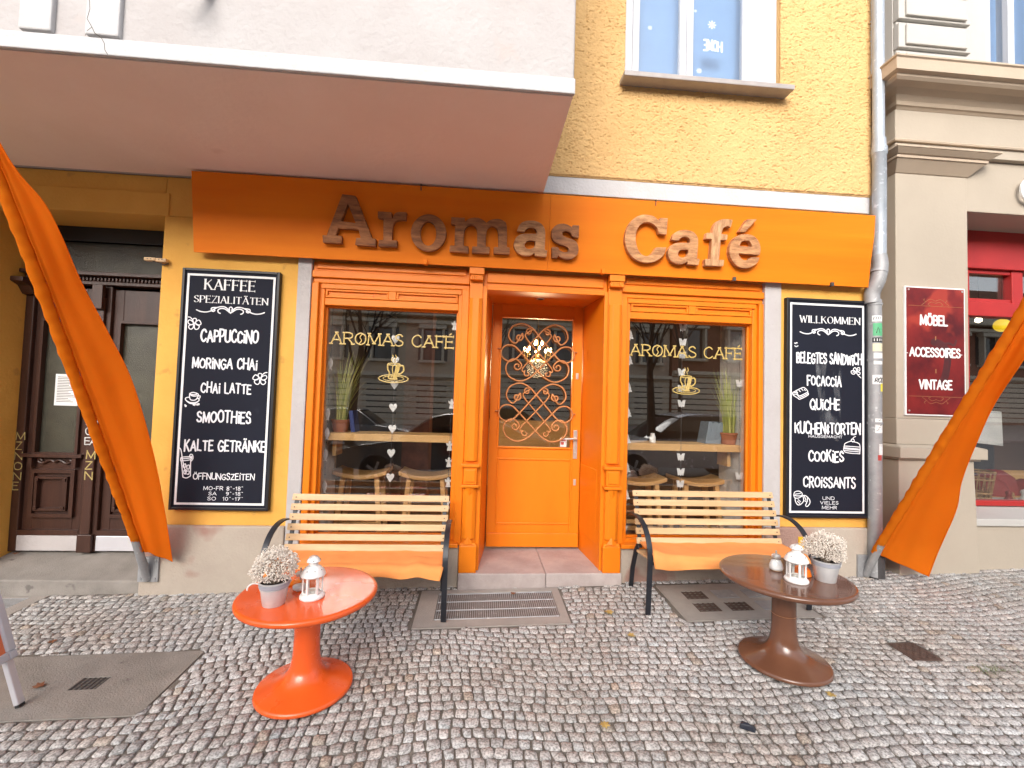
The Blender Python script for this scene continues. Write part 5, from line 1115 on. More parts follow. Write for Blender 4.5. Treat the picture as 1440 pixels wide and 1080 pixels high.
for s in (1, -1):
    for ln in ([(0,.04),(.05,.055),(.09,.03),(.13,.0)], [(0,.02),(.04,.03),(.07,.008),(.05,.0)], [(.09,.03),(.11,.045),(.10,.055)]): ribbon(b, spline([(3.909+s*u, 2.488+v) for u, v in ln], n=5), lambda t: .0018, pl); ribbon(b, spline([(3.909+s*u, 1.695-v) for u, v in ln], n=5), lambda t: .0014, pl)
for z_ in (2.205, 1.92): ribbon(b, [(3.909,z_-.014),(3.909,z_+.014)], lambda t: .005, pl)
b.build('ornament', 'poster_line', t)
b = MB()   # dim horned skull behind the words
for s in (1,): 
    ribbon(b, spline([(3.90,2.17),(3.98,2.14),(4.02,2.05),(4.0,1.90),(3.975,1.84)], n=6), lambda t: .042, wall_plane(3.4793), lift=.0002); ribbon(b, spline([(3.95,2.15),(4.03,2.165),(4.08,2.15),(4.10,2.19)], n=5), lambda t: .012, wall_plane(3.4793), lift=.0002)
b.build('faded_picture', 'poster_skull', t)
b = MB()
for x in (MX0+.03, MX1-.03):
    for z_ in (MZ0+.04, MZ1-.03): b.tube([(x,3.480,z_),(x,3.475,z_)], .008, 10)
b.build('screw', 'chrome', t)


b = MB(); arc = [(4.815+.085*math.cos(a)-.02, 3.56+.10*math.sin(a)) for a in [math.pi*(.28+1.44*i/26) for i in range(27)]]
for i in range(26): 
    (x0, z0), (x1, z1) = arc[i], arc[i+1]
cb = [(4.815-.02+r_*.085*math.cos(a), 3.56+r_*.105*math.sin(a)) for r_, rng_ in ((1.0, range(27)), (.62, range(26, -1, -1))) for a in [math.pi*(.28+1.44*i/26) for i in rng_]]
n_ = len(cb); h_ = n_//2
b.v = [(x, 3.455, z) for x, z in cb]+[(x, 3.4695, z) for x, z in cb]
for i in range(h_-1): b.f += [(i, i+1, n_-2-i, n_-1-i), (n_+i+1, n_+i, 2*n_-1-i, 2*n_-2-i)]
for i in range(n_): b.f.append((i, (i+1) % n_, (i+1) % n_+n_, i+n_))
tag(b.build('sign_letter', 'white_print'), 'white raised round letter above the red framed shop window', 'sign letter')
# ------------------------------------------------------------------ benches
BL = 1.13
def make_bench():
    t = thing('garden_bench', 'x', 'bench')
    hx = BL/2; S_ = .0256
    # slats: y/z of the back (leaning) and the seat, local origin on the ground at the middle, y=0 at world 3.2
    def slat(nm, y, z, ny, nz_, hgt, thk, m_='bench_wood'):
        # board along x; (ny,nz_) direction of its height
        b = MB(); px_, pz_ = -nz_, ny; P = []
        for sx in (-hx, hx):
            for a, c in ((-.5,-.5),(.5,-.5),(.5,.5),(-.5,.5)): P.append((sx, y+ny*hgt*a+px_*thk*c, z+nz_*hgt*a+pz_*thk*c))
        b.add(P, [(0,1,2,3),(7,6,5,4),(0,4,5,1),(1,5,6,2),(2,6,7,3),(3,7,4,0)]); return b.build(nm, m_, t, bevel=.004)
    for k in range(6):
        z = .400+.0655*k; y = .018+.034*k/1.0*.62; slat('back_slat', y, z, .30, .954, .046, .018)
    for k in range(5):
        slat('seat_slat', -.245+.060*k, .352-.006*k, 1, -.06, .048, .018)
    scr = MB()
    for sx in (-1, 1):
        for k in range(6): scr.tube([(sx*(hx-.028), .018+.0211*k-.0112, .402+.0655*k), (sx*(hx-.028), .018+.0211*k-.014, .4025+.0655*k)], .004, 8)
    scr.build('screw', 'black_steel', t)
    for sx in (-1, 1):
        x = sx*(hx-.030); e = MB(); gzl = x*S_
        side = (1,0,0)
        xo = sx*(hx+.012)
        # front leg sweeping up into the arm rest and back to the backrest
        e.bar([(xo,-.250,gzl),(xo,-.262,.15),(xo,-.270,.30),(xo,-.272,.36)] + spline([(xo,-.272,.36),(xo,-.262,.43),(xo,-.225,.50),(xo,-.16,.555),(xo,-.07,.588),(xo,.03,.590),(xo,.105,.572)], n=5)[1:], .036, .012, side)
        o = e.build('end_frame', 'black_steel', t, bevel=.002)
        e = MB(); e.bar([(x,.205,gzl),(x,.17,.15),(x,.10,.31),(x,.058,.36)], .034, .012, side); e.bar([(x,.022,.345),(x,.135,.74)], .030, .008, side); e.bar([(x,-.262,.336),(x,.03,.316)], .030, .010, side)
        e.tube([(x,-.262,.33),(xo,-.268,.33)], .008, 8); e.tube([(x,.098,.575),(xo,.104,.575)], .008, 8); e.build('rear_leg', 'black_steel', o, bevel=.002)
    return t
def cushion(label, cx, seed, cover):
    t = MB(); r = random.Random(seed); nx, nv = 60, 26
    prof = [(.030,.386),(-.02,.380),(-.10,.381),(-.18,.384),(-.245,.386),(-.285,.376),(-.300,.352),(-.304,.325),(-.305,.31)]
    prof = spline(prof, n=4); ph = [r.uniform(0, 6.28) for _ in range(8)]
    for i in range(nx+1):
        u = i/nx; x = -BL/2+.012+(BL-.02)*u
        for j in range(len(prof)):
            y, z = prof[j]; f = j/(len(prof)-1); drop = max(0, f-.62)/.38
            wv = .003*math.sin(9*u+ph[0]+3*f)+.002*math.sin(23*u+ph[1]+5*f)+.0015*math.sin(41*u+ph[2]-9*f)
            y2 = y - drop*(.012*math.sin(11*u+ph[3])+.008*math.sin(29*u+ph[4])); z2 = z + wv*(1 if f < .7 else .5) - drop*(.007*math.sin(7*u+ph[5])+.004*math.sin(19*u+ph[6]))
            if cover: z2 += .012*math.exp(-((u-.86)/.05)**2)*(f > .25) - .008*math.exp(-((f-.45)/.06)**2)
            else: z2 += .016*math.exp(-((u-.02)/.05)**2)*(f > .3) + .010*math.exp(-((f-.5-.2*math.sin(3*u))/.05)**2)
            k = .02*math.sin(5*f+ph[7]) if u in (0., 1.) else 0
            t.v.append((cx+x+k*.5, 3.2+y2, gz(cx,3.2)+z2))
    m = len(prof)
    for i in range(nx):
        for j in range(m-1): a = i*m+j; t.f.append((a, a+1, a+m+1, a+m))
    o = t.build('bench_cushion', 'cushion_cloth', smooth=True); s = o.modifiers.new('thickness', 'SOLIDIFY'); s.thickness = .009; s.offset = 1
    return tag(o, label, 'cushion')
b0 = make_bench(); bg_ = 'benches under the shop windows'
b0.location = (-.765, 3.2, gz(-.765, 3.2)); b0['label'] = 'slatted bench with black arms under the left shop window behind the orange table'; b0['group'] = bg_
b1 = copy_tree(b0); b1.location = (1.765, 3.2, gz(1.765, 3.2)); b1['label'] = 'slatted bench with black arms under the right shop window behind the brown table'
cushion('light orange cloth cushion on the left bench behind the orange table', -.765, 3, True)
c2 = cushion('light orange cloth cushion on the right bench with a white tag at its end', 1.765, 8, False)
w_ = MB(); w_.hexa([(1.262,2.925,.49),(1.285,2.915,.488),(1.290,2.918,.462),(1.268,2.928,.464),(1.264,2.928,.491),(1.287,2.918,.489),(1.292,2.921,.463),(1.270,2.931,.465)]); w_.build('tag', 'white_print', c2)

# ------------------------------------------------------------------ round pedestal tables
def make_table(name, label, m_, x, y):
    t = thing(name, label, 'table', at_ground(x, y), 0); t.scale = (1.12, 1.12, 1.12)
    tp = [(.0,.408),(.26,.408),(.285,.411),(.297,.418),(.300,.426),(.299,.434),(.293,.4395),(.280,.441),(.0,.441)]
    MB().lathe(tp, seg=72, closed=False).build('tabletop', m_, t, smooth=True, auto=60)
    ped = [(.0,.004),(.196,.004),(.206,.009),(.2075,.017),(.203,.026)] + spline([(.203,.026),(.170,.036),(.132,.048),(.102,.063),(.081,.084),(.067,.112),(.059,.150),(.0560,.20),(.0550,.26),(.0545,.32),(.055,.37),(.057,.4079)], n=5)[1:]
    MB().lathe(ped, seg=72, closed=False).build('pedestal', m_, t, smooth=True, auto=60)
    if m_ == 'brown_lacquer': MB().lathe([(.0545,.243),(.0562,.2435),(.0562,.2455),(.0545,.246)], seg=48, closed=False).build('seam_ring', 'poster_line', t)
    return t
TG = 'round pedestal tables'
ta = make_table('pedestal_table', 'round glossy orange pedestal table before the left bench', 'orange_lacquer', -.840, 2.362); ta['group'] = TG
tb = make_table('pedestal_table', 'round glossy brown pedestal table before the right bench', 'brown_lacquer', 1.765, 2.412); tb['group'] = TG
ZA = gz(-.840, 2.362)+.4412*1.12; ZB = gz(1.765, 2.412)+.4412*1.12

def lantern(label, x, y, z, rot):
    t = thing('candle_lantern', label, 'lantern', (x,y,z), rot); t.scale = (1.12, 1.12, 1.10)
    MB().lathe([(.0,.0),(.050,.0),(.053,.004),(.053,.010),(.050,.015),(.041,.019),(.0,.019)], seg=36, closed=False).build('base', 'white_enamel', t, smooth=True, auto=40)
    p = MB()
    for k in range(6):
        a = math.pi*k/3; c, s = math.cos(a), math.sin(a); q = Vector((c*.040, s*.040, 0)); d = Vector((-s, c, 0))*.0045; r = Vector((c, s, 0))*.003
        p.hexa([tuple(q-d-r+Vector((0,0,.019))), tuple(q+d-r+Vector((0,0,.019))), tuple(q+d+r+Vector((0,0,.019))), tuple(q-d+r+Vector((0,0,.019))), tuple(q-d-r+Vector((0,0,.098))), tuple(q+d-r+Vector((0,0,.098))), tuple(q+d+r+Vector((0,0,.098))), tuple(q-d+r+Vector((0,0,.098)))])
    for zz_ in (.0195, .091): p.lathe([(.036,zz_),(.0425,zz_),(.0425,zz_+.007),(.036,zz_+.007),(.036,zz_)], seg=6, closed=False)
    p.build('post', 'white_enamel', t)
    MB().lathe([(.0368,.0265),(.0368,.091)], seg=6, closed=False).build('pane', 'small_glass', t)
    r = MB(); r.lathe([(.0,.098),(.050,.098),(.053,.101),(.052,.106),(.044,.122),(.031,.136),(.020,.142),(.019,.156),(.027,.158),(.029,.161),(.024,.172),(.012,.179),(.0,.181)], seg=36, closed=False); r.build('roof', 'white_enamel', t, smooth=True, auto=40)
    h = MB()
    for k in range(8):
        a = math.pi*k/4+.2; h.tube([(.0415*math.cos(a),.0415*math.sin(a),.1265),(.0425*math.cos(a),.0425*math.sin(a),.1275)], .0022, 8)
    for k in range(4): a = math.pi*k/2; h.tube([(.0265*math.cos(a),.0265*math.sin(a),.168),(.0275*math.cos(a),.0275*math.sin(a),.169)], .0022, 8)
    h.build('air_hole', 'graffiti_grey', t)
    MB().tube([(.021*math.cos(a), -.006-.014*math.sin(a)*.6, .172+.019*math.sin(a)) for a in [math.pi*i/14 for i in range(15)]], .0016, 6).build('carry_ring', 'chrome', t)
    c = MB(); c.lathe([(.0,.019),(.019,.019),(.0195,.034),(.017,.034),(.016,.031),(.0,.031)], seg=20, closed=False); c.build('tea_light', 'candle_wax', t, smooth=True, auto=40)
    return t
LG = 'white lanterns on the two tables'
lantern('white candle lantern on the orange table', -.798, 2.285, ZA, .3)['group'] = LG
lantern('white candle lantern on the brown table', 1.762, 2.312, ZB, .2)['group'] = LG
def flower_pot(label, x, y, z, rot, tall, seed, tagm):
    t = thing('potted_plant', label, 'potted plant', (x,y,z), rot); r = random.Random(seed)
    k = MB(); k.lathe([(.0,.0),(.047,.0),(.049,.003),(.0625,.088),(.066,.108),(.0685,.110),(.0685,.113),(.065,.114),(.061,.108),(.058,.09),(.0,.088)], seg=40, closed=False); k.lathe([(.0615,.080),(.0640,.081),(.0640,.084),(.0622,.085)], seg=40, closed=False); k.build('bucket', 'bucket_zinc', t, smooth=True, auto=40)
    MB().lathe([(.0644,.0872),(.0668,.0875),(.0690,.1055),(.0672,.106)], seg=40, closed=False).build('ribbon', 'ribbon_grey', t)
    if tagm: MB().hexa([(.006,-.0700,.086),(.022,-.0685,.086),(.022,-.0665,.086),(.006,-.0680,.086),(.006,-.0750,.122),(.022,-.0735,.122),(.022,-.0715,.122),(.006,-.0730,.122)]).build('clip_tag', 'white_print', t)
    else:
        k = MB(); k.tube(spline([(-.064,.01,.105),(-.090,.012,.112),(-.108,.014,.102),(-.112,.014,.085)], n=5), .0035, 6); k.tube([(.066,0,.085),(.073,0,.095),(.066,0,.104)], .003, 6); k.build('carry_handle', 'white_enamel', t)
    MB().lathe([(.0,.104),(.060,.102)], seg=24, closed=False).build('soil', 'soil', t)
    st = MB(); fl = MB(); C0 = Vector((0,0,.180)); R = .100
    for i in range(150):
        a = r.uniform(0,6.283); e = math.asin(r.uniform(-.45,1)); rr = R*r.uniform(.72,1.06)
        d = Vector((math.cos(a)*math.cos(e), math.sin(a)*math.cos(e), math.sin(e)*.86)); p = C0+d*rr
        st.tube([(d.x*.02, d.y*.02, .104), tuple(C0*.6+Vector((0,0,.06))+d*rr*.35), tuple(p)], .0007, 3, cap=False)
    for i in range(2600):
        a = r.uniform(0,6.283); e = math.asin(r.uniform(-.62,1)); lump = 1+.10*math.sin(3*a+seed)*math.cos(2*e)+.07*math.sin(5*e+a); rr = R*lump*(r.uniform(.60,1.0)**.5)*r.uniform(.93,1.08)
        p = C0+Vector((math.cos(a)*math.cos(e), math.sin(a)*math.cos(e), math.sin(e)*.84))*rr; q = r.uniform(.0026,.0050)
        u = Vector((r.gauss(0,1), r.gauss(0,1), r.gauss(0,1))).normalized(); v = u.orthogonal().normalized(); w2 = u.cross(v)
        fl.add([tuple(p+v*q), tuple(p+w2*q), tuple(p-v*q), tuple(p-w2*q), tuple(p+u*q*.8), tuple(p-u*q*.8)], [(0,1,4),(1,2,4),(2,3,4),(3,0,4),(1,0,5),(2,1,5),(3,2,5),(0,3,5)])
    st.build('stem', 'dried_stem', t); fl.build('blossom', 'dried_flower', t)
    return t
PG = 'zinc buckets of dried flowers'
flower_pot('zinc bucket of dried white flowers on the orange table', -.950, 2.212, ZA, .6, 0, 4, False)['group'] = PG
flower_pot('zinc bucket of dried white flowers with a pale tag on the brown table', 1.940, 2.322, ZB, .9, 0, 9, True)['group'] = PG
def sugar(label, x, y, z, full, star):
    t = thing('sugar_dispenser', label, 'sugar dispenser', (x,y,z))
    prof = [(.0,.0),(.030,.0),(.037,.006),(.039,.018),(.035,.036),(.025,.056),(.021,.074)]
    MB().lathe([(a, b+.0005) for a, b in prof], seg=28, closed=False).build('jar', 'small_glass', t, smooth=True)
    n_ = 4 if not full else 6
    MB().lathe([(max(a-.0022,0), b+.002) for a, b in prof[:n_]]+[(.0, prof[n_-1][1]+.004)], seg=28, closed=False).build('sugar', 'sugar', t, smooth=True)
    k = MB(); k.lathe([(.0215,.072),(.0235,.073),(.024,.084),(.019,.090),(.0,.092)], seg=28, closed=False); k.tube([(0,0,.05),(0,0,.112)], .0045, 10)
    k.build('lid', 'chrome', t, smooth=True, auto=40)
    return t
SG = 'sugar dispensers on the two tables'
sugar('glass sugar dispenser with chrome lid between bucket and lantern on the orange table', -.890, 2.372, ZA, False, 0)['group'] = SG
sugar('glass sugar dispenser nearly full of white sugar behind the lantern on the brown table', 1.758, 2.470, ZB, True, 1)['group'] = SG
t = MB(); t.hexa([(-.05,-.035,.0),(.05,-.03,.0),(.045,.035,.0),(-.04,.03,.0),(-.05,-.035,.004),(.05,-.03,.012),(.045,.035,.004),(-.04,.03,.004)])
o = tag(t.build('napkin', 'lamp_yellow_paper' if 'lamp_yellow_paper' in MATS else 'orange_board'), 'folded orange paper napkin behind the bucket on the orange table', 'napkin'); o.location = (-.965, 2.44, ZA+.001); o.rotation_euler = (0,0,.5)
t = MB(); t.lathe([(.0,.0),(.042,.0),(.048,.004),(.040,.034),(.034,.040),(.030,.036),(.028,.014),(.0,.012)], seg=24, closed=False)
o = tag(t.build('ashtray', 'orange_plastic', smooth=True, auto=40), 'orange plastic ashtray behind the lantern on the brown table', 'ashtray'); o.location = (1.862, 2.400, ZB)

# ------------------------------------------------------------------ banners
def banner(label, x, base, top, free, seed):
    """pole leaning out from a wall bracket; cloth blown towards +X"""
    t = thing('banner_flag', label, 'flag'); r = random.Random(seed)
    b, tp = Vector(base), Vector(top); d = (tp-b)
    p = MB(); p.tube([tuple(b), tuple(b+d*.5), tuple(tp)], .017, 14); p.build('pole', 'galvanised', t, smooth=True, auto=50)
    k = MB(); k.box(x-.07, x+.07, 3.452, 3.4675, b.z-.09, b.z+.09); k.tube([(x-.002,3.452,b.z-.07), tuple(b+d*.10)], .026, 14)
    for sx in (-.05, .05):
        for sz in (-.065, .065): k.tube([(x+sx,3.453,b.z+sz),(x+sx,3.446,b.z+sz)], .009, 6)
    k.build('bracket', 'galvanised', t)
    # sleeve and cloth as one sheet
    ss, fr_ = zip(*free); NS, NW = 320, 26
    fx = np.array(spline([(s,)+f for s, f in free], n=30)); sv = fx[:,0]
    c = MB(); ph = [r.uniform(0,6.28) for _ in range(6)]
    s0, s1 = ss[0], ss[-1]; pl_ = d.normalized(); 
    for i in range(NS+1):
        s = s0+(s1-s0)*i/NS; q = Vector([np.interp(s, sv, fx[:,1+a]) for a in range(3)]); pp = b+d*s; e = q-pp; out = (e-pl_*e.dot(pl_)).normalized(); nrm = pl_.cross(out).normalized()
        rad = .029+.0015*math.sin(60*s+ph[0])+.001*math.sin(171*s+ph[1])
        # wrap of the sleeve
        for k2 in range(9):
            a = math.pi*2*k2/9; kk = rad*(1+.06*math.sin(a*2+190*s+ph[3])+.03*math.sin(a-310*s)); c.v.append(tuple(pp - out*math.cos(a)*kk*-1 + nrm*math.sin(a)*kk))
    for i in range(NS):
        for k2 in range(9): a = i*9+k2; b2 = i*9+(k2+1)%9; c.f.append((a,b2,b2+9,a+9))
    c.build('sleeve', 'banner_cloth', t, smooth=True)
    c = MB()
    for i in range(NS+1):
        s = s0+(s1-s0)*i/NS; q = Vector([np.interp(s, sv, fx[:,1+a]) for a in range(3)]); pp = b+d*s; e = q-pp; out = (e-pl_*e.dot(pl_)).normalized(); nrm = pl_.cross(out).normalized()
        for j in range(NW+1):
            w2 = j/NW; A = w2*(1-.25*w2)
            off = .012*A*math.sin(5*s+3.2*w2+ph[2]) + .0045*A*math.sin(19*s-6*w2+ph[4]) + .006*math.sin(3.14*w2)*math.sin(4*s+9*w2+ph[5]) + .0028*math.exp(-w2*9)*math.sin(120*s+14*w2+ph[0]) - .012*math.exp(-((w2-.05)/.035)**2)
            st = pp+out*.028; c.v.append(tuple(st+(q-st)*w2 + nrm*off))
    m_ = NW+1
    for i in range(NS):
        for j in range(NW): a = i*m_+j; c.f.append((a,a+1,a+m_+1,a+m_))
    o = c.build('cloth', 'banner_cloth', t, smooth=True); so = o.modifiers.new('thickness', 'SOLIDIFY'); so.thickness = .002
    h = MB()   # hem stitching along the free edge
    pts = []
    for i in range(0, NS+1, 2):
        s = s0+(s1-s0)*i/NS; pts.append(c.v[i*m_+NW])
    h.tube(pts, .0035, 5); h.build('hem', 'banner_cloth', t)
    return t
FGp = 'orange banners on slanting poles'
def pole_pts(base, k): return base
lb, lt_ = (-2.385, 3.445, .235), (-2.385, 1.98, 3.20)
def fl_l(y): return (3.445-y)/(3.445-1.98)
banner('orange banner on a slanting pole before the dark house door', -2.385, lb, lt_,
       [(.055,(-2.185,3.405,.315)), (.13,(-2.165,3.30,.56)), (.27,(-2.150,3.09,1.13)), (.40,(-2.165,2.90,1.59)), (.51,(-2.205,2.745,1.88)), (.61,(-2.245,2.60,2.14)), (.70,(-2.235,2.45,2.36)), (.77,(-2.245,2.36,2.49)), (.85,(-2.31,2.24,2.66)), (1.0,(-2.36,2.0,3.1))], 3)['group'] = FGp
rb_, rt_ = (3.238, 3.445, .275), (3.238, 1.92, 3.0)
banner('orange banner on a slanting pole before the beige neighbour building', 3.238, rb_, rt_,
       [(.05,(3.625,3.29,.245)), (.12,(3.672,3.25,.47)), (.23,(3.640,3.10,.82)), (.33,(3.570,3.0,1.05)), (.45,(3.46,2.82,1.34)), (.56,(3.365,2.64,1.62)), (.70,(3.285,2.41,1.90)), (.85,(3.26,2.15,2.35)), (1.0,(3.25,1.95,2.85))], 12)['group'] = FGp

# ------------------------------------------------------------------ A-frame at the left edge
t = thing('pavement_sign', 'white framed A-board with an orange poster cut by the left edge', 'A-board')
ax, ay, az = -2.146, 2.34, gz(-2.146, 2.34); lean = Vector((-.335, 0, 1)).normalized(); yv = Vector((0,-1,0)); nv = yv.cross(lean)*-1
def afp(u, v, d): p = Vector((ax,ay,az))+yv*u+lean*v+nv*d; return tuple(p)
def abox(mb, u0, u1, v0, v1, d0, d1): mb.hexa([afp(u0,v0,d0),afp(u1,v0,d0),afp(u1,v0,d1),afp(u0,v0,d1),afp(u0,v1,d0),afp(u1,v1,d0),afp(u1,v1,d1),afp(u0,v1,d1)])
for u in (.0, .56):
    f = MB(); abox(f,u,u+.034,.012,.25,-.012,.012); lg = f.build('leg', 'alu_frame', t, bevel=.004)
    f = MB(); abox(f,u+.002,u+.030,0,.012,-.010,.010); f.build('foot_cap', 'rubber', lg)
f = MB(); abox(f,-.012,.026,.265,1.06,.0,.026); abox(f,.568,.606,.265,1.06,.0,.026); abox(f,.026,.568,.227,.265,.0,.026); abox(f,.026,.568,1.02,1.06,.0,.026); abox(f,-.012,.026,.227,.265,.0,.0255); abox(f,.568,.606,.227,.265,.0,.0255); f.build('snap_frame', 'white_frame', t, bevel=.006)
f = MB(); abox(f,.026,.568,.265,1.02,.006,.012); f.build('poster', 'poster_orange', t)
for u in (.0,.57):
    f = MB(); p0 = Vector((ax-.66,ay,az-.016))+yv*u; p1 = Vector(afp(u,1.05,-.01)); f.bar([tuple(p0), tuple(p1)], .034, .02, (0,1,0))
    f.build('back_leg', 'alu_frame', t)

# ------------------------------------------------------------------ inside the shop windows
def counter(label, x0, x1, zt):
    t = thing('window_counter', label, 'counter'); b = MB(); b.box(x0, x1, 3.69, 3.98, zt-.060, zt); b.build('board', 'counter_wood', t, bevel=.004)
    for x in (x0+.04, x1-.06): b = MB(); b.box(x, x+.03, 3.80, 3.97, zt-.20, zt-.0605); b.build('bracket', 'counter_wood', t)
    return t
counter('pale wooden counter board inside the left shop window', -1.258, -.12, 1.248); counter('pale wooden counter board inside the right shop window', 1.16, 2.298, 1.224)
def stool():
    t = thing('bar_stool', 'x', 'stool'); b = MB(); n = 12
    P0 = len(b.v)
    for i in range(n+1):
        x = -.235+.47*i/n; zc = .625+.045*(x/.235)**2
        b.v += [(x,-.15,zc-.038),(x,.15,zc-.038),(x,.15,zc),(x,-.15,zc)]
    for i in range(n):
        for k in range(4): a = P0+i*4+k; c = P0+i*4+(k+1)%4; b.f.append((a,c,c+4,a+4))
    b.f += [(P0,P0+1,P0+2,P0+3),(P0+4*n+3,P0+4*n+2,P0+4*n+1,P0+4*n)]
    b.build('seat', 'stool_wood', t, bevel=.008)
    for sx in (-1,1):
        for sy in (-1,1): MB().bar([(sx*.20,sy*.13,.0),(sx*.145,sy*.10,.62)], .042, .042, (0,1,0)).build('leg', 'stool_wood', t, bevel=.004)
    
    for ya in (-.122, .10): b = MB(); b.box(-.17,.17,ya,ya+.022,.18,.215); b.build('stretcher', 'stool_wood', t)
    return t
SGp = 'wooden saddle stools inside the windows'
s0_ = stool(); s0_.location = (-1.03,4.10,.235); s0_['label'] = 'wooden saddle stool inside the left window beside the grass plant'; s0_['group'] = SGp
for x, lb_ in ((-.455,'wooden saddle stool inside the left window on its cafe door side'), (1.52,'wooden saddle stool inside the right window beside the tree garland'), (2.10,'wooden saddle stool inside the right window under its grass plant')):
    c = copy_tree(s0_); c.location = (x,4.10,.22 if x > 1 else .235); c['label'] = lb_
def grass(label, x, y, z, seed, lean_):
    t = thing('grass_plant', label, 'plant', (x,y,z)); r = random.Random(seed)
    MB().lathe([(.0,.0),(.055,.0),(.058,.004),(.072,.085),(.078,.087),(.078,.105),(.070,.105),(.068,.09),(.0,.088)], seg=28, closed=False).build('pot', 'terracotta', t, smooth=True, auto=40)
    b = MB()
    for i in range(110):
        a = r.uniform(0,6.283); rr = r.uniform(0,.05); h = r.uniform(.28,.62); ln = r.uniform(.02,.16); da = r.uniform(-.8,.8)+a; bx, by = rr*math.cos(a), rr*math.sin(a)
        dx, dy = ln*math.cos(da)+lean_*h*.25, ln*math.sin(da)*.6; sv_ = Vector((math.cos(da+1.57), math.sin(da+1.57), 0))
        o = len(b.v); m = 6
        for k in range(m+1):
            f = k/m; p = Vector((bx+dx*f**1.8, by+dy*f**1.8, .09+h*f - .10*ln*f**3)); w2 = .0045*(1-f)**.7+.0004; b.v += [tuple(p-sv_*w2), tuple(p+sv_*w2)]
        b.f += [(o+2*k,o+2*k+1,o+2*k+3,o+2*k+2) for k in range(m)]
    b.build('blades', 'grass_blade', t); return t
GGp = 'grass plants on the window counters'
grass('green grass plant in a clay pot on the left window counter', -1.17,3.83,1.248,4,.35)['group'] = GGp; grass('yellowish grass plant in a clay pot on the right window counter', 2.245,3.80,1.224,7,-.1)['group'] = GGp
b = MB(); b.hexa([(-1.075,3.80,1.249),(-1.04,3.80,1.249),(-1.04,3.95,1.249),(-1.075,3.95,1.249),(-1.10,3.80,1.43),(-1.065,3.80,1.43),(-1.065,3.95,1.43),(-1.10,3.95,1.43)]); tag(b.build('book', 'book_blue', bevel=.003), 'blue book standing beside the grass plant on the left window counter', 'book')
b = MB()
for i in range(8): b.hexa([(2.03+.018*i,3.80,1.225),(2.046+.018*i,3.80,1.225),(2.046+.018*i,3.95,1.225),(2.03+.018*i,3.95,1.225),(2.065+.017*i,3.80,1.42-.006*(i%3)),(2.080+.017*i,3.80,1.42-.006*(i%3)),(2.080+.017*i,3.95,1.42-.006*(i%3)),(2.065+.017*i,3.95,1.42-.006*(i%3))])
tag(b.build('magazines', 'magazine'), 'row of thin grey blue magazines leaning beside the right window plant', 'magazines')
b = MB(); b.lathe([(.0,.0),(.026,.0),(.028,.01),(.026,.05),(.018,.062),(.018,.08),(.0,.083)], 1.545,3.80,1.2245,20,closed=False); tag(b.build('salt_shaker', 'white_enamel', smooth=True, auto=40), 'small white shaker on the right window counter', 'shaker')
def flat_shape(mb, pts, cx, cz, y, thk=.006):
    mb.prism([(cx+a, cz+b) for a, b in pts], 'y', y-thk/2, y+thk/2)
HEART = [(0,-.034),(.014,-.016),(.026,.002),(.027,.017),(.018,.027),(.007,.025),(0,.016),(-.007,.025),(-.018,.027),(-.027,.017),(-.026,.002),(-.014,-.016)]
TREE = [(-.004,-.04),(.004,-.04),(.004,-.030),(.026,-.030),(.015,-.010),(.020,-.010),(.010,.008),(.014,.008),(0,.04),(-.014,.008),(-.010,.008),(-.020,-.010),(-.015,-.010),(-.026,-.030),(-.004,-.030)]
FISH = [(0,.045),(.012,.03),(.017,.01),(.014,-.012),(.006,-.026),(.014,-.042),(0,-.036),(-.014,-.042),(-.006,-.026),(-.014,-.012),(-.017,.01),(-.012,.03)]
ANGEL = [(0,.036),(.009,.028),(.007,.016),(.026,.022),(.020,.002),(.010,.002),(.018,-.034),(-.018,-.034),(-.010,.002),(-.020,.002),(-.026,.022),(-.007,.016),(-.009,.028)]
BUTT = [(0,.012),(.010,.028),(.030,.030),(.026,.006),(.020,-.024),(.006,-.018),(0,-.030),(-.006,-.018),(-.020,-.024),(-.026,.006),(-.030,.030),(-.010,.028)]
def garland(label, shape, items, top, bot, y=3.675, group='garlands hanging inside the shop windows'):
    t = thing('hanging_garland', label, 'garland', group=group); s = MB(); xs = items[0][0]
    s.tube([(items[0][0],y,top)]+[(a,y,b) for a, b in items]+[(items[-1][0],y,bot)], .0018, 5)
    for (a, b), (c, d_) in zip(items[:-1], items[1:]):
        for f in (.4,.6): s.lathe([(0,-.006),(.006,0),(0,.006)], a+(c-a)*f, y, b+(d_-b)*f, 8, closed=False)
    s.build('string', 'string_dark', t)
    for a, b in items:
        m = MB(); flat_shape(m, [(u*1.18, v*1.18) for u, v in shape], a, b, y); m.build('ornament', 'silver_foil', t, bevel=.002)
    return t
garland('garland of silver hearts in the middle of the left shop window', HEART, [(-.711,2.036),(-.706,1.858),(-.704,1.658),(-.707,1.47),(-.706,1.294),(-.708,1.096),(-.707,.898)], 2.27, .60)
garland('garland of small silver fish at the left edge of the left shop window', FISH, [(-1.225,1.809),(-1.228,1.396),(-1.226,1.24),(-1.232,1.067),(-1.226,.809)], 2.27, .55)
garland('garland of silver angels at the right edge of the left shop window', ANGEL, [(-.228,2.17),(-.229,1.513),(-.234,1.165),(-.235,1.03),(-.235,.866),(-.235,.691)], 2.27, .50)
garland('garland of silver fir trees at the left edge of the right shop window', TREE, [(1.280,2.155),(1.278,1.938),(1.276,1.699),(1.275,1.485),(1.273,1.26),(1.276,1.012),(1.276,.783)], 2.27, .50)
garland('garland of silver butterflies in the middle of the right shop window', BUTT, [(1.748,2.235),(1.749,2.106),(1.746,1.993),(1.743,1.844),(1.744,1.702),(1.746,1.572),(1.747,1.112),(1.748,.984),(1.745,.881)], 2.27, .60)
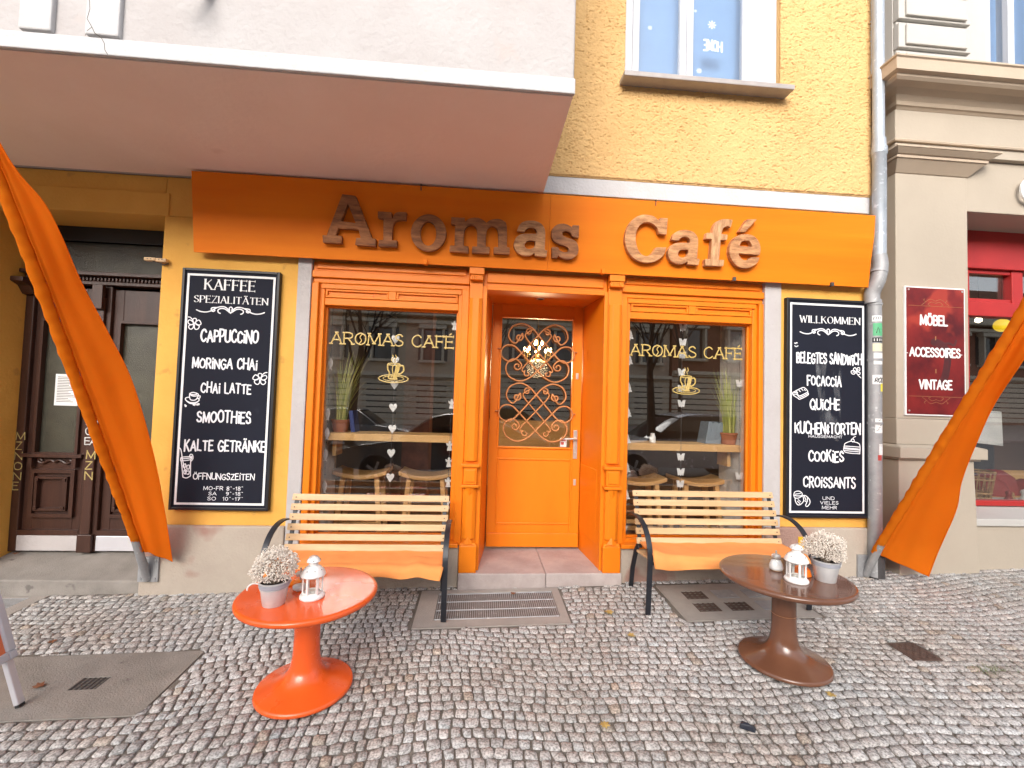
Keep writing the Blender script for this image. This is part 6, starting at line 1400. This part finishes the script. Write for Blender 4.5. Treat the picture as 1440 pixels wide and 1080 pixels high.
garland('thin garland with two silver butterflies at the right edge of the right shop window', BUTT, [(2.268,1.763),(2.272,.957)], 2.20, .70)
# chandelier, lit
t = thing('chandelier', 'lit brass chandelier with candle bulbs seen through the cafe door', 'chandelier', (.665, 5.1, 2.05))
b = MB(); b.tube([(0,0,.85),(0,0,.10)], .006, 8); b.lathe([(.0,-.02),(.022,0),(.012,.03),(.03,.06),(.012,.10),(.0,.12)], seg=16, closed=False)
for k in range(8):
    a = math.pi*k/4; c, s = math.cos(a), math.sin(a); b.tube([(c*u, s*u, v) for u, v in spline([(.015,.03),(.07,-.02),(.14,-.01),(.155,.04)], n=5)], .004, 6); b.lathe([(.0,.0),(.018,.004),(.008,.012),(.008,.05),(.0,.05)], c*.155, s*.155, .04, 10, closed=False)
b.build('arm', 'brass', t)
b = MB()
for k in range(8): a = math.pi*k/4; b = MB(); b.lathe([(.0,.0),(.010,.008),(.012,.02),(.006,.042),(.0,.052)], math.cos(a)*.155, math.sin(a)*.155, .092, 10, closed=False); b.build('bulb', 'bulb', t)
for k in range(3): b = MB(); b.lathe([(.0,.0),(.012,.01),(.013,.024),(.006,.05),(.0,.06)], .05*math.cos(2.1*k), .05*math.sin(2.1*k), .17, 10, closed=False); b.build('bulb', 'bulb', t)
b = MB()
for k in range(24): a = math.pi*k/12; b.lathe([(.0,-.014),(.005,0),(.0,.008)], math.cos(a)*.12, math.sin(a)*.12, -.03-.02*(k % 2), 6, closed=False)
b.build('pendant', 'small_glass', t)
ld = bpy.data.lights.new('chandelier_light', 'POINT'); ld.energy = 26; ld.color = (1, .72, .40); ld.shadow_soft_size = .12; lo = bpy.data.objects.new('chandelier_light', ld); C.objects.link(lo); lo.parent = t; lo.location = (0, 0, -.10)

# things in the neighbour's window
t = thing('hanging_lamp', 'round yellow lamp hanging inside the red framed shop window', 'lamp', (6.0,4.6,2.60)); b = MB(); b.lathe([(.075*math.sin(math.pi*i/12), -.075*math.cos(math.pi*i/12)) for i in range(13)], seg=24, closed=False); b.build('globe', 'lamp_yellow', t, smooth=True); b = MB(); b.tube([(0,0,.07),(0,0,.76)], .004, 6); b.build('cord', 'string_dark', t)
t = thing('ceiling_lamp', 'small bright lamp inside the red framed shop window', 'lamp', (6.2,5.0,2.74)); b = MB(); b.lathe([(.0,-.03),(.03,-.015),(.035,.01),(.02,.04),(.0,.045)], seg=16, closed=False); b.build('bulb', 'lamp_glow', t, smooth=True); b = MB(); b.tube([(0,0,.04),(0,0,.62)], .004, 6); b.build('cord', 'string_dark', t)
t = thing('wicker_basket', 'tall wicker basket in the corner of the red framed shop window', 'basket', (5.27,4.3,.684)); b = MB()
for k in range(18):
    a = 2*math.pi*k/18; b.tube([(.11*math.cos(a),.11*math.sin(a),0),(.15*math.cos(a+.15),.15*math.sin(a+.15),.28)], .006, 5)
for z in (.01,.06,.20,.28): b.tube([((.11+.14*z)*math.cos(a),(.11+.14*z)*math.sin(a),z) for a in [2*math.pi*i/24 for i in range(25)]], .010, 6)
b.build('weave', 'wicker', t)
t = MB(); 
for i, (x, y, zt, r0) in enumerate(((5.66,4.5,.20,.17),(5.88,4.6,.26,.19),(6.08,4.45,.18,.16))): t.lathe([(r0,0),(r0*1.02,zt*.3),(r0*.8,zt*.7),(r0*.35,zt*.97),(.0,zt)], x, y, .685, 14, closed=False)
tag(t.build('red_cloth', 'toy_red', smooth=True), 'heap of red cloth in the red framed shop window', 'cloth')
TOY = 'small ornaments along the red shop window sill'
for i, (x, m_, k) in enumerate(((5.33,'toy_red',1.),(5.42,'wicker',.8),(5.50,'cloth_white',1.1),(5.60,'toy_red',.75),(5.70,'terracotta',.9),(5.82,'cloth_white',.8))):
    t = MB(); t.lathe([(.0,.0),(.035*k,.0),(.04*k,.03),(.022*k,.06*k),(.018*k,.075*k),(.026*k,.095*k),(.02*k,.115*k),(.0,.125*k)], x, 4.05+.04*(i % 2), .6845, 12, closed=False)
    tag(t.build('ornament_figure', m_, smooth=True), 'small figure on the neighbour shop window sill', 'ornament', TOY)
t = MB(); t.hexa([(5.55,4.9,.685),(6.3,4.9,.685),(6.3,5.4,.685),(5.55,5.4,.685),(5.55,4.9,1.2),(6.3,4.9,1.2),(6.3,5.4,1.35),(5.55,5.4,1.35)]); tag(t.build('cushioned_seat', 'dark_cloth', bevel=.05, seg=3), 'dark upholstered seat deep in the neighbour shop', 'seat')
t = MB(); t.hexa([(5.45,4.45,1.25),(5.80,4.45,1.22),(5.80,4.5,1.22),(5.45,4.5,1.25),(5.50,4.5,1.62),(5.85,4.5,1.60),(5.85,4.54,1.60),(5.50,4.54,1.62)]); tag(t.build('picture_board', 'cloth_white', bevel=.004), 'pale tilted board behind the neighbour shop glass', 'board')

# ------------------------------------------------------------------ small things on the ground
def leaf_at(label, x, y, s, rot, m_):
    o_ = [(0,-.5),(.10,-.25),(.42,-.30),(.30,-.05),(.5,.15),(.22,.20),(.18,.45),(0,.30),(-.18,.5),(-.2,.2),(-.5,.1),(-.28,-.08),(-.40,-.32),(-.10,-.25)]
    b = MB(); c, si = math.cos(rot), math.sin(rot); n = len(o_)
    P = [((a*c-b_*si)*s, (a*si+b_*c)*s, .004+.012*abs(a)*s/.05) for a, b_ in o_]
    b.add(P+[(0,0,.006)]+[(p[0],p[1],p[2]+.001) for p in P]+[(0,0,.007)], [(i, (i+1) % n, n) for i in range(n)]+[((i+1) % n+n+1, i+n+1, 2*n+1) for i in range(n)])
    o = tag(b.build('fallen_leaf', m_), label, 'leaf', 'fallen leaves on the cobbles'); o.location = at_ground(x, y, .001); return o
leaf_at('yellow fallen leaf on the cobbles just right of the long grate', .935, 3.005, .07, .4, 'leaf_yellow')
leaf_at('pale fallen leaf on the cobbles right of the steps, nearer than the yellow one', .993, 2.72, .055, 1.4, 'leaf_yellow')
leaf_at('brown fallen leaf on the drain slab beside the white A-board', -2.19, 2.46, .06, 2.2, 'leaf_brown')
leaf_at('dark curled leaf on the cobbles behind the drain slab', -2.50, 2.87, .05, .9, 'leaf_brown')
leaf_at('brown fallen leaf on the long steel grate', .30, 3.32, .045, 2.9, 'leaf_brown')
leaf_at('pale leaf on the cobbles in front of the brown table', 1.82, 2.14, .05, 2.0, 'leaf_yellow')
leaf_at('dark leaf on the stone step before the dark double door', -3.60, 3.80, .05, .3, 'leaf_brown').location = (-3.62, 3.80, .222)
leaf_at('pale leaf near the bottom middle of the cobbles', .62, 2.02, .05, .2, 'leaf_yellow')
b = MB(); rr = random.Random(3)
for i in range(70):
    x, y = rr.gauss(0,.06), rr.gauss(0,.018); a = rr.uniform(0,6.28); h = rr.uniform(.008,.03); dx, dy = .012*math.cos(a), .012*math.sin(a)
    b.add([(x-.002,y,0),(x+.002,y,0),(x+dx,y+dy,h)], [(0,1,2)])
o = tag(b.build('weed_tuft', 'weed_green'), 'small green weed tuft growing between the cobbles at the right', 'weed'); o.location = at_ground(2.88, 2.28, -.004)
b = MB(); b.add([(-.035,-.012,0),(.030,-.018,0),(.040,.010,0),(-.025,.018,0),(-.030,-.008,.018),(.018,-.012,.024),(.030,.008,.014),(-.022,.014,.022),(.0,.0,.028)], [(0,1,5,4),(1,2,6,5),(2,3,7,6),(3,0,4,7),(4,5,8),(5,6,8),(6,7,8),(7,4,8),(3,2,1,0)])
o = tag(b.build('plastic_scrap', 'blue_black_rubber', bevel=.003), 'crumpled dark blue scrap on the cobbles near the bottom', 'scrap'); o.location = at_ground(1.262, 1.96, .003); o.rotation_euler = (0,0,-.45)

# ------------------------------------------------------------------ the other side of the street (seen mirrored in the panes)
def house(label, x0, x1, y, hgt, m_, seed, storeys=2):
    t = thing('apartment_house', label, 'building', group='houses across the street'); base = .003+.0256*(x0+x1)/2-.15
    zs = [3.9+3.35*k for k in range(storeys)]; W_ = x1-x0; n = int(W_/2.6); pitch_ = W_/n
    b = MB(); b.box(x0, x1, y-9, y-.35, base-.5, base+hgt)
    for k in range(storeys):
        za = base+zs[k]-1.2; b.box(x0, x1, y-.35, y-.10, za-.55 if k else base-.5, za+.42) if False else None
    b.build('wall', m_, t)
    b = MB()
    for k in range(storeys+1): z = base+3.3+3.35*k; b.box(x0, x1, y-.35, y+.12, z, z+.22)
    b.box(x0, x1, y-.35, y+.45, base+hgt-.5, base+hgt)
    for i in range(n):
        for k in range(storeys):
            cx = x0+(i+.5)*pitch_; z = base+zs[k]+.45
            b.box(cx-.72, cx-.58, y-.35, y+.05, z, z+2.0); b.box(cx+.58, cx+.72, y-.35, y+.05, z, z+2.0); b.box(cx-.85, cx+.85, y-.35, y+.14, z+2.0, z+2.25); b.box(cx-.8, cx+.8, y-.35, y+.1, z-.15, z)
    for k in range(9): b.box(x0, x1, y-.35, y-.28, base+.3+k*.36, base+.58+k*.36)
    b.build('trim', 'house_trim', t)
    wm = None
    for i in range(n):
        for k in range(storeys+1):
            cx = x0+(i+.5)*pitch_; z = base+(zs[k-1]+.45 if k else .7)
            if wm is None:
                b = MB(); b.box(-.58,.58,-.34,-.30,0,2.0); f = b.build('window', 'far_glass', t); wm = f
            else: f = wm.copy(); C.objects.link(f); f.parent = t
            f.location = (cx, y, z)
            if k == 0: f.scale = (1.6, 1, 1.05)
    b = MB(); b.prism([(y-9,base+hgt),(y+.3,base+hgt),(y-1.8,base+hgt+2.6),(y-7,base+hgt+2.6)], 'x', x0, x1); b.build('roof', 'roof_tile', t)
    return t
house('beige two storey house across the street, cut low for sky light, mirrored in windows', -17, -1.5, -20.5, 7.6, 'house_beige', 1, 1)  # this row is kept low so more sky light gets under the balcony
house('greyer house across the street right of the beige one, cut low for sky light', -1.4, 12.5, -20.6, 7.6, 'house_grey', 2, 1)
house('brick red house across the street at the far right', 12.6, 27, -20.4, 7.6, 'house_red', 3, 1)
house('long brick red house across the street beyond the others', 27.1, 48, -20.5, 7.6, 'house_red', 5, 1)
house('pale house across the street at the far left', -31, -17.1, -20.6, 7.6, 'house_grey', 4, 1)
def bare_tree(label, x, y, seed, hgt=6.6):
    t = thing('bare_tree', label, 'tree', (x, y, gz(x, y)), group='bare street trees along the kerb'); r = random.Random(seed); tr = MB(); br = MB()
    def grow(mb, p, d, L, rad, lev):
        n = 5; pts = [p]; q = p.copy(); dd = d.copy()
        for k in range(n):
            dd = (dd+Vector((r.gauss(0,.03 if lev == 0 else .13), r.gauss(0,.03 if lev == 0 else .13), r.gauss(.03,.08)))).normalized(); q = q+dd*(L/n); pts.append(q.copy())
        rr = [rad*(1-.55*k/n) for k in range(n+1)]
        mb.tube([tuple(a) for a in pts], rr, 7 if lev < 2 else 4, cap=False)
        if lev >= 5: return
        for k in range(5 if lev == 0 else 3):
            i = r.randint(2, n) if lev else r.randint(4, n); a = r.uniform(0, 6.28); ax_ = Vector((math.cos(a), math.sin(a), 1.1 if lev == 0 else .3)); nd = (dd*r.uniform(.5,1)+ax_*r.uniform(.45,.95)).normalized()
            grow(br, pts[i], nd, L*r.uniform(.50,.72), rr[i]*(.45 if lev == 0 else .6), lev+1)
        grow(br, pts[-1], dd, L*.7, rr[-1]*.9, lev+1)
    grow(tr, Vector((0,0,-.1)), Vector((0,0,1)), hgt*.42, .12, 0)
    tr.build('trunk', 'bark', t, smooth=True); br.build('branches', 'bark', t, smooth=True)
bare_tree('bare street tree at the kerb opposite the left shop window', -2.6, -1.9, 3); bare_tree('bare street tree at the kerb opposite the right shop window', 3.6, -1.6, 11); bare_tree('bare street tree across the road near the beige house', .4, -10.2, 21, 9); bare_tree('bare street tree across the road at the left', -7.5, -10.3, 31, 9); bare_tree('bare street tree across the road at the right', 8.2, -10.2, 41, 9)
def car(label, x, y, rz, m_, est):
    t = thing('parked_car', label, 'car', (x, y, .003+.0256*x-.03-.118), rz, 'cars parked along the kerb'); Lh = 2.15; Wd = .88
    side = [(-2.15,.35),(-2.12,.62),(-1.95,.78),(-1.05,.92),(-.30,1.40),(.1,1.45),(1.2,1.43) if est else (1.0,1.38),(1.85,1.02),(2.10,.92),(2.15,.55),(2.12,.33)]
    body = [(-2.15,.35),(-2.14,.60),(-1.98,.76),(-1.05,.91),(-.2,.95),(1.75,.97),(2.10,.90),(2.15,.55),(2.12,.33)]
    b = MB(); ny = 9
    def loft(outline, hw, tuck):
        pts = spline_corner(outline, 4, 70); k = len(pts); r0 = len(b.v)
        for j in range(ny):
            f = -1+2*j/(ny-1); sq = math.copysign(abs(f)**.75, f); pin = max(0, abs(f)-.7)/.3
            for a, z in pts: b.v.append((a*(1-.035*pin), sq*hw*(1-tuck*max(0, z-.9)), z-(.03*pin if z > .5 else -.02*pin)))
        for j in range(ny-1):
            for i in range(k): a = r0+j*k+i; c = r0+j*k+(i+1) % k; b.f.append((a,c,c+k,a+k))
        b.f.append(tuple(r0+i for i in range(k))); b.f.append(tuple(r0+(ny-1)*k+i for i in range(k)))
    loft(body, Wd, 0); b.build('body', m_, t, smooth=True, auto=45)
    b = MB(); loft([(-1.0,.90),(-.32,1.36),(.1,1.41),(1.2,1.39) if est else (.95,1.34),(1.75,.95)], Wd*.90, .32); b.build('glasshouse', 'car_glass', t, smooth=True, auto=45)
    b = MB(); loft([(-.34,1.375),(.1,1.45),(1.22,1.42) if est else (1.0,1.36),(1.15,1.36) if est else (.9,1.30),(.1,1.40)], Wd*.86, .30); b.build('roof', m_, t, smooth=True, auto=45)
    for sx in (-1.32, 1.28):
        for sy in (-.80, .80):
            w2 = MB(); prof = [(.0,-.10),(.20,-.10),(.30,-.09),(.315,-.05),(.315,.05),(.30,.09),(.20,.10),(.0,.10)]
            for rr_, yy in prof:
                for k in range(20): a = 2*math.pi*k/20; w2.v.append((sx+rr_*math.cos(a), sy+yy, .315+rr_*math.sin(a)))
            for i in range(len(prof)-1):
                for k in range(20): a = i*20+k; c = i*20+(k+1) % 20; w2.f.append((a,c,c+20,a+20))
            wo_ = w2.build('wheel', 'rubber', t, smooth=True, auto=40); q = MB(); sg_ = 1 if sy > 0 else -1
            for k in range(5): a = 2*math.pi*k/5; q.bar([(sx,sy+sg_*.102,.315),(sx+.19*math.cos(a),sy+sg_*.102,.315+.19*math.sin(a))], .05, .012, (-math.sin(a),0,math.cos(a)))
            q.build('rim', 'rim', wo_)
    for sy in (-.62, .62):
        q = MB(); q.lathe([(.0,-.05),(.10,-.03),(.13,.0),(.10,.03),(.0,.05)], -2.02, sy, .66, 14, closed=False); q.build('headlight', 'headlight', t, smooth=True)
        q = MB(); q.box(2.06,2.14,sy-.12,sy+.12,.70,.86); q.build('tail_light', 'tail_red', t, bevel=.02)
    q = MB(); q.box(-2.165,-2.14,-.26,.26,.40,.51); q.build('number_plate', 'plate', t)
car('black hatchback parked at the kerb opposite the cafe door', -.6, -2.15, 0, 'car_black', False); car('silver estate car parked at the kerb opposite the right bench', 4.4, -2.15, 0, 'car_silver', True); car('dark blue car parked at the kerb far left of the cafe', -5.6, -2.15, 0, 'car_blue', False)
car('black estate car parked across the road', 1.2, -8.0, math.pi, 'car_black', True); car('silver hatchback parked across the road at the left', -4.2, -8.0, math.pi, 'car_silver', False)

# ------------------------------------------------------------------ put each group's origin at its own base
bpy.context.view_layer.update()
for o in list(C.objects):
    if o.type == 'EMPTY' and o.parent is None and o.location.length < 1e-6:
        lo_ = Vector((1e9,)*3); hi_ = Vector((-1e9,)*3)
        for ch in o.children_recursive:
            if ch.type != 'MESH': continue
            for c in ch.bound_box:
                p = ch.matrix_world @ Vector(c); lo_ = Vector(map(min, lo_, p)); hi_ = Vector(map(max, hi_, p))
        if lo_.x > 1e8: continue
        off = Vector(((lo_.x+hi_.x)/2, (lo_.y+hi_.y)/2, lo_.z)); o.location = off
        for ch in o.children: ch.location = ch.location-off
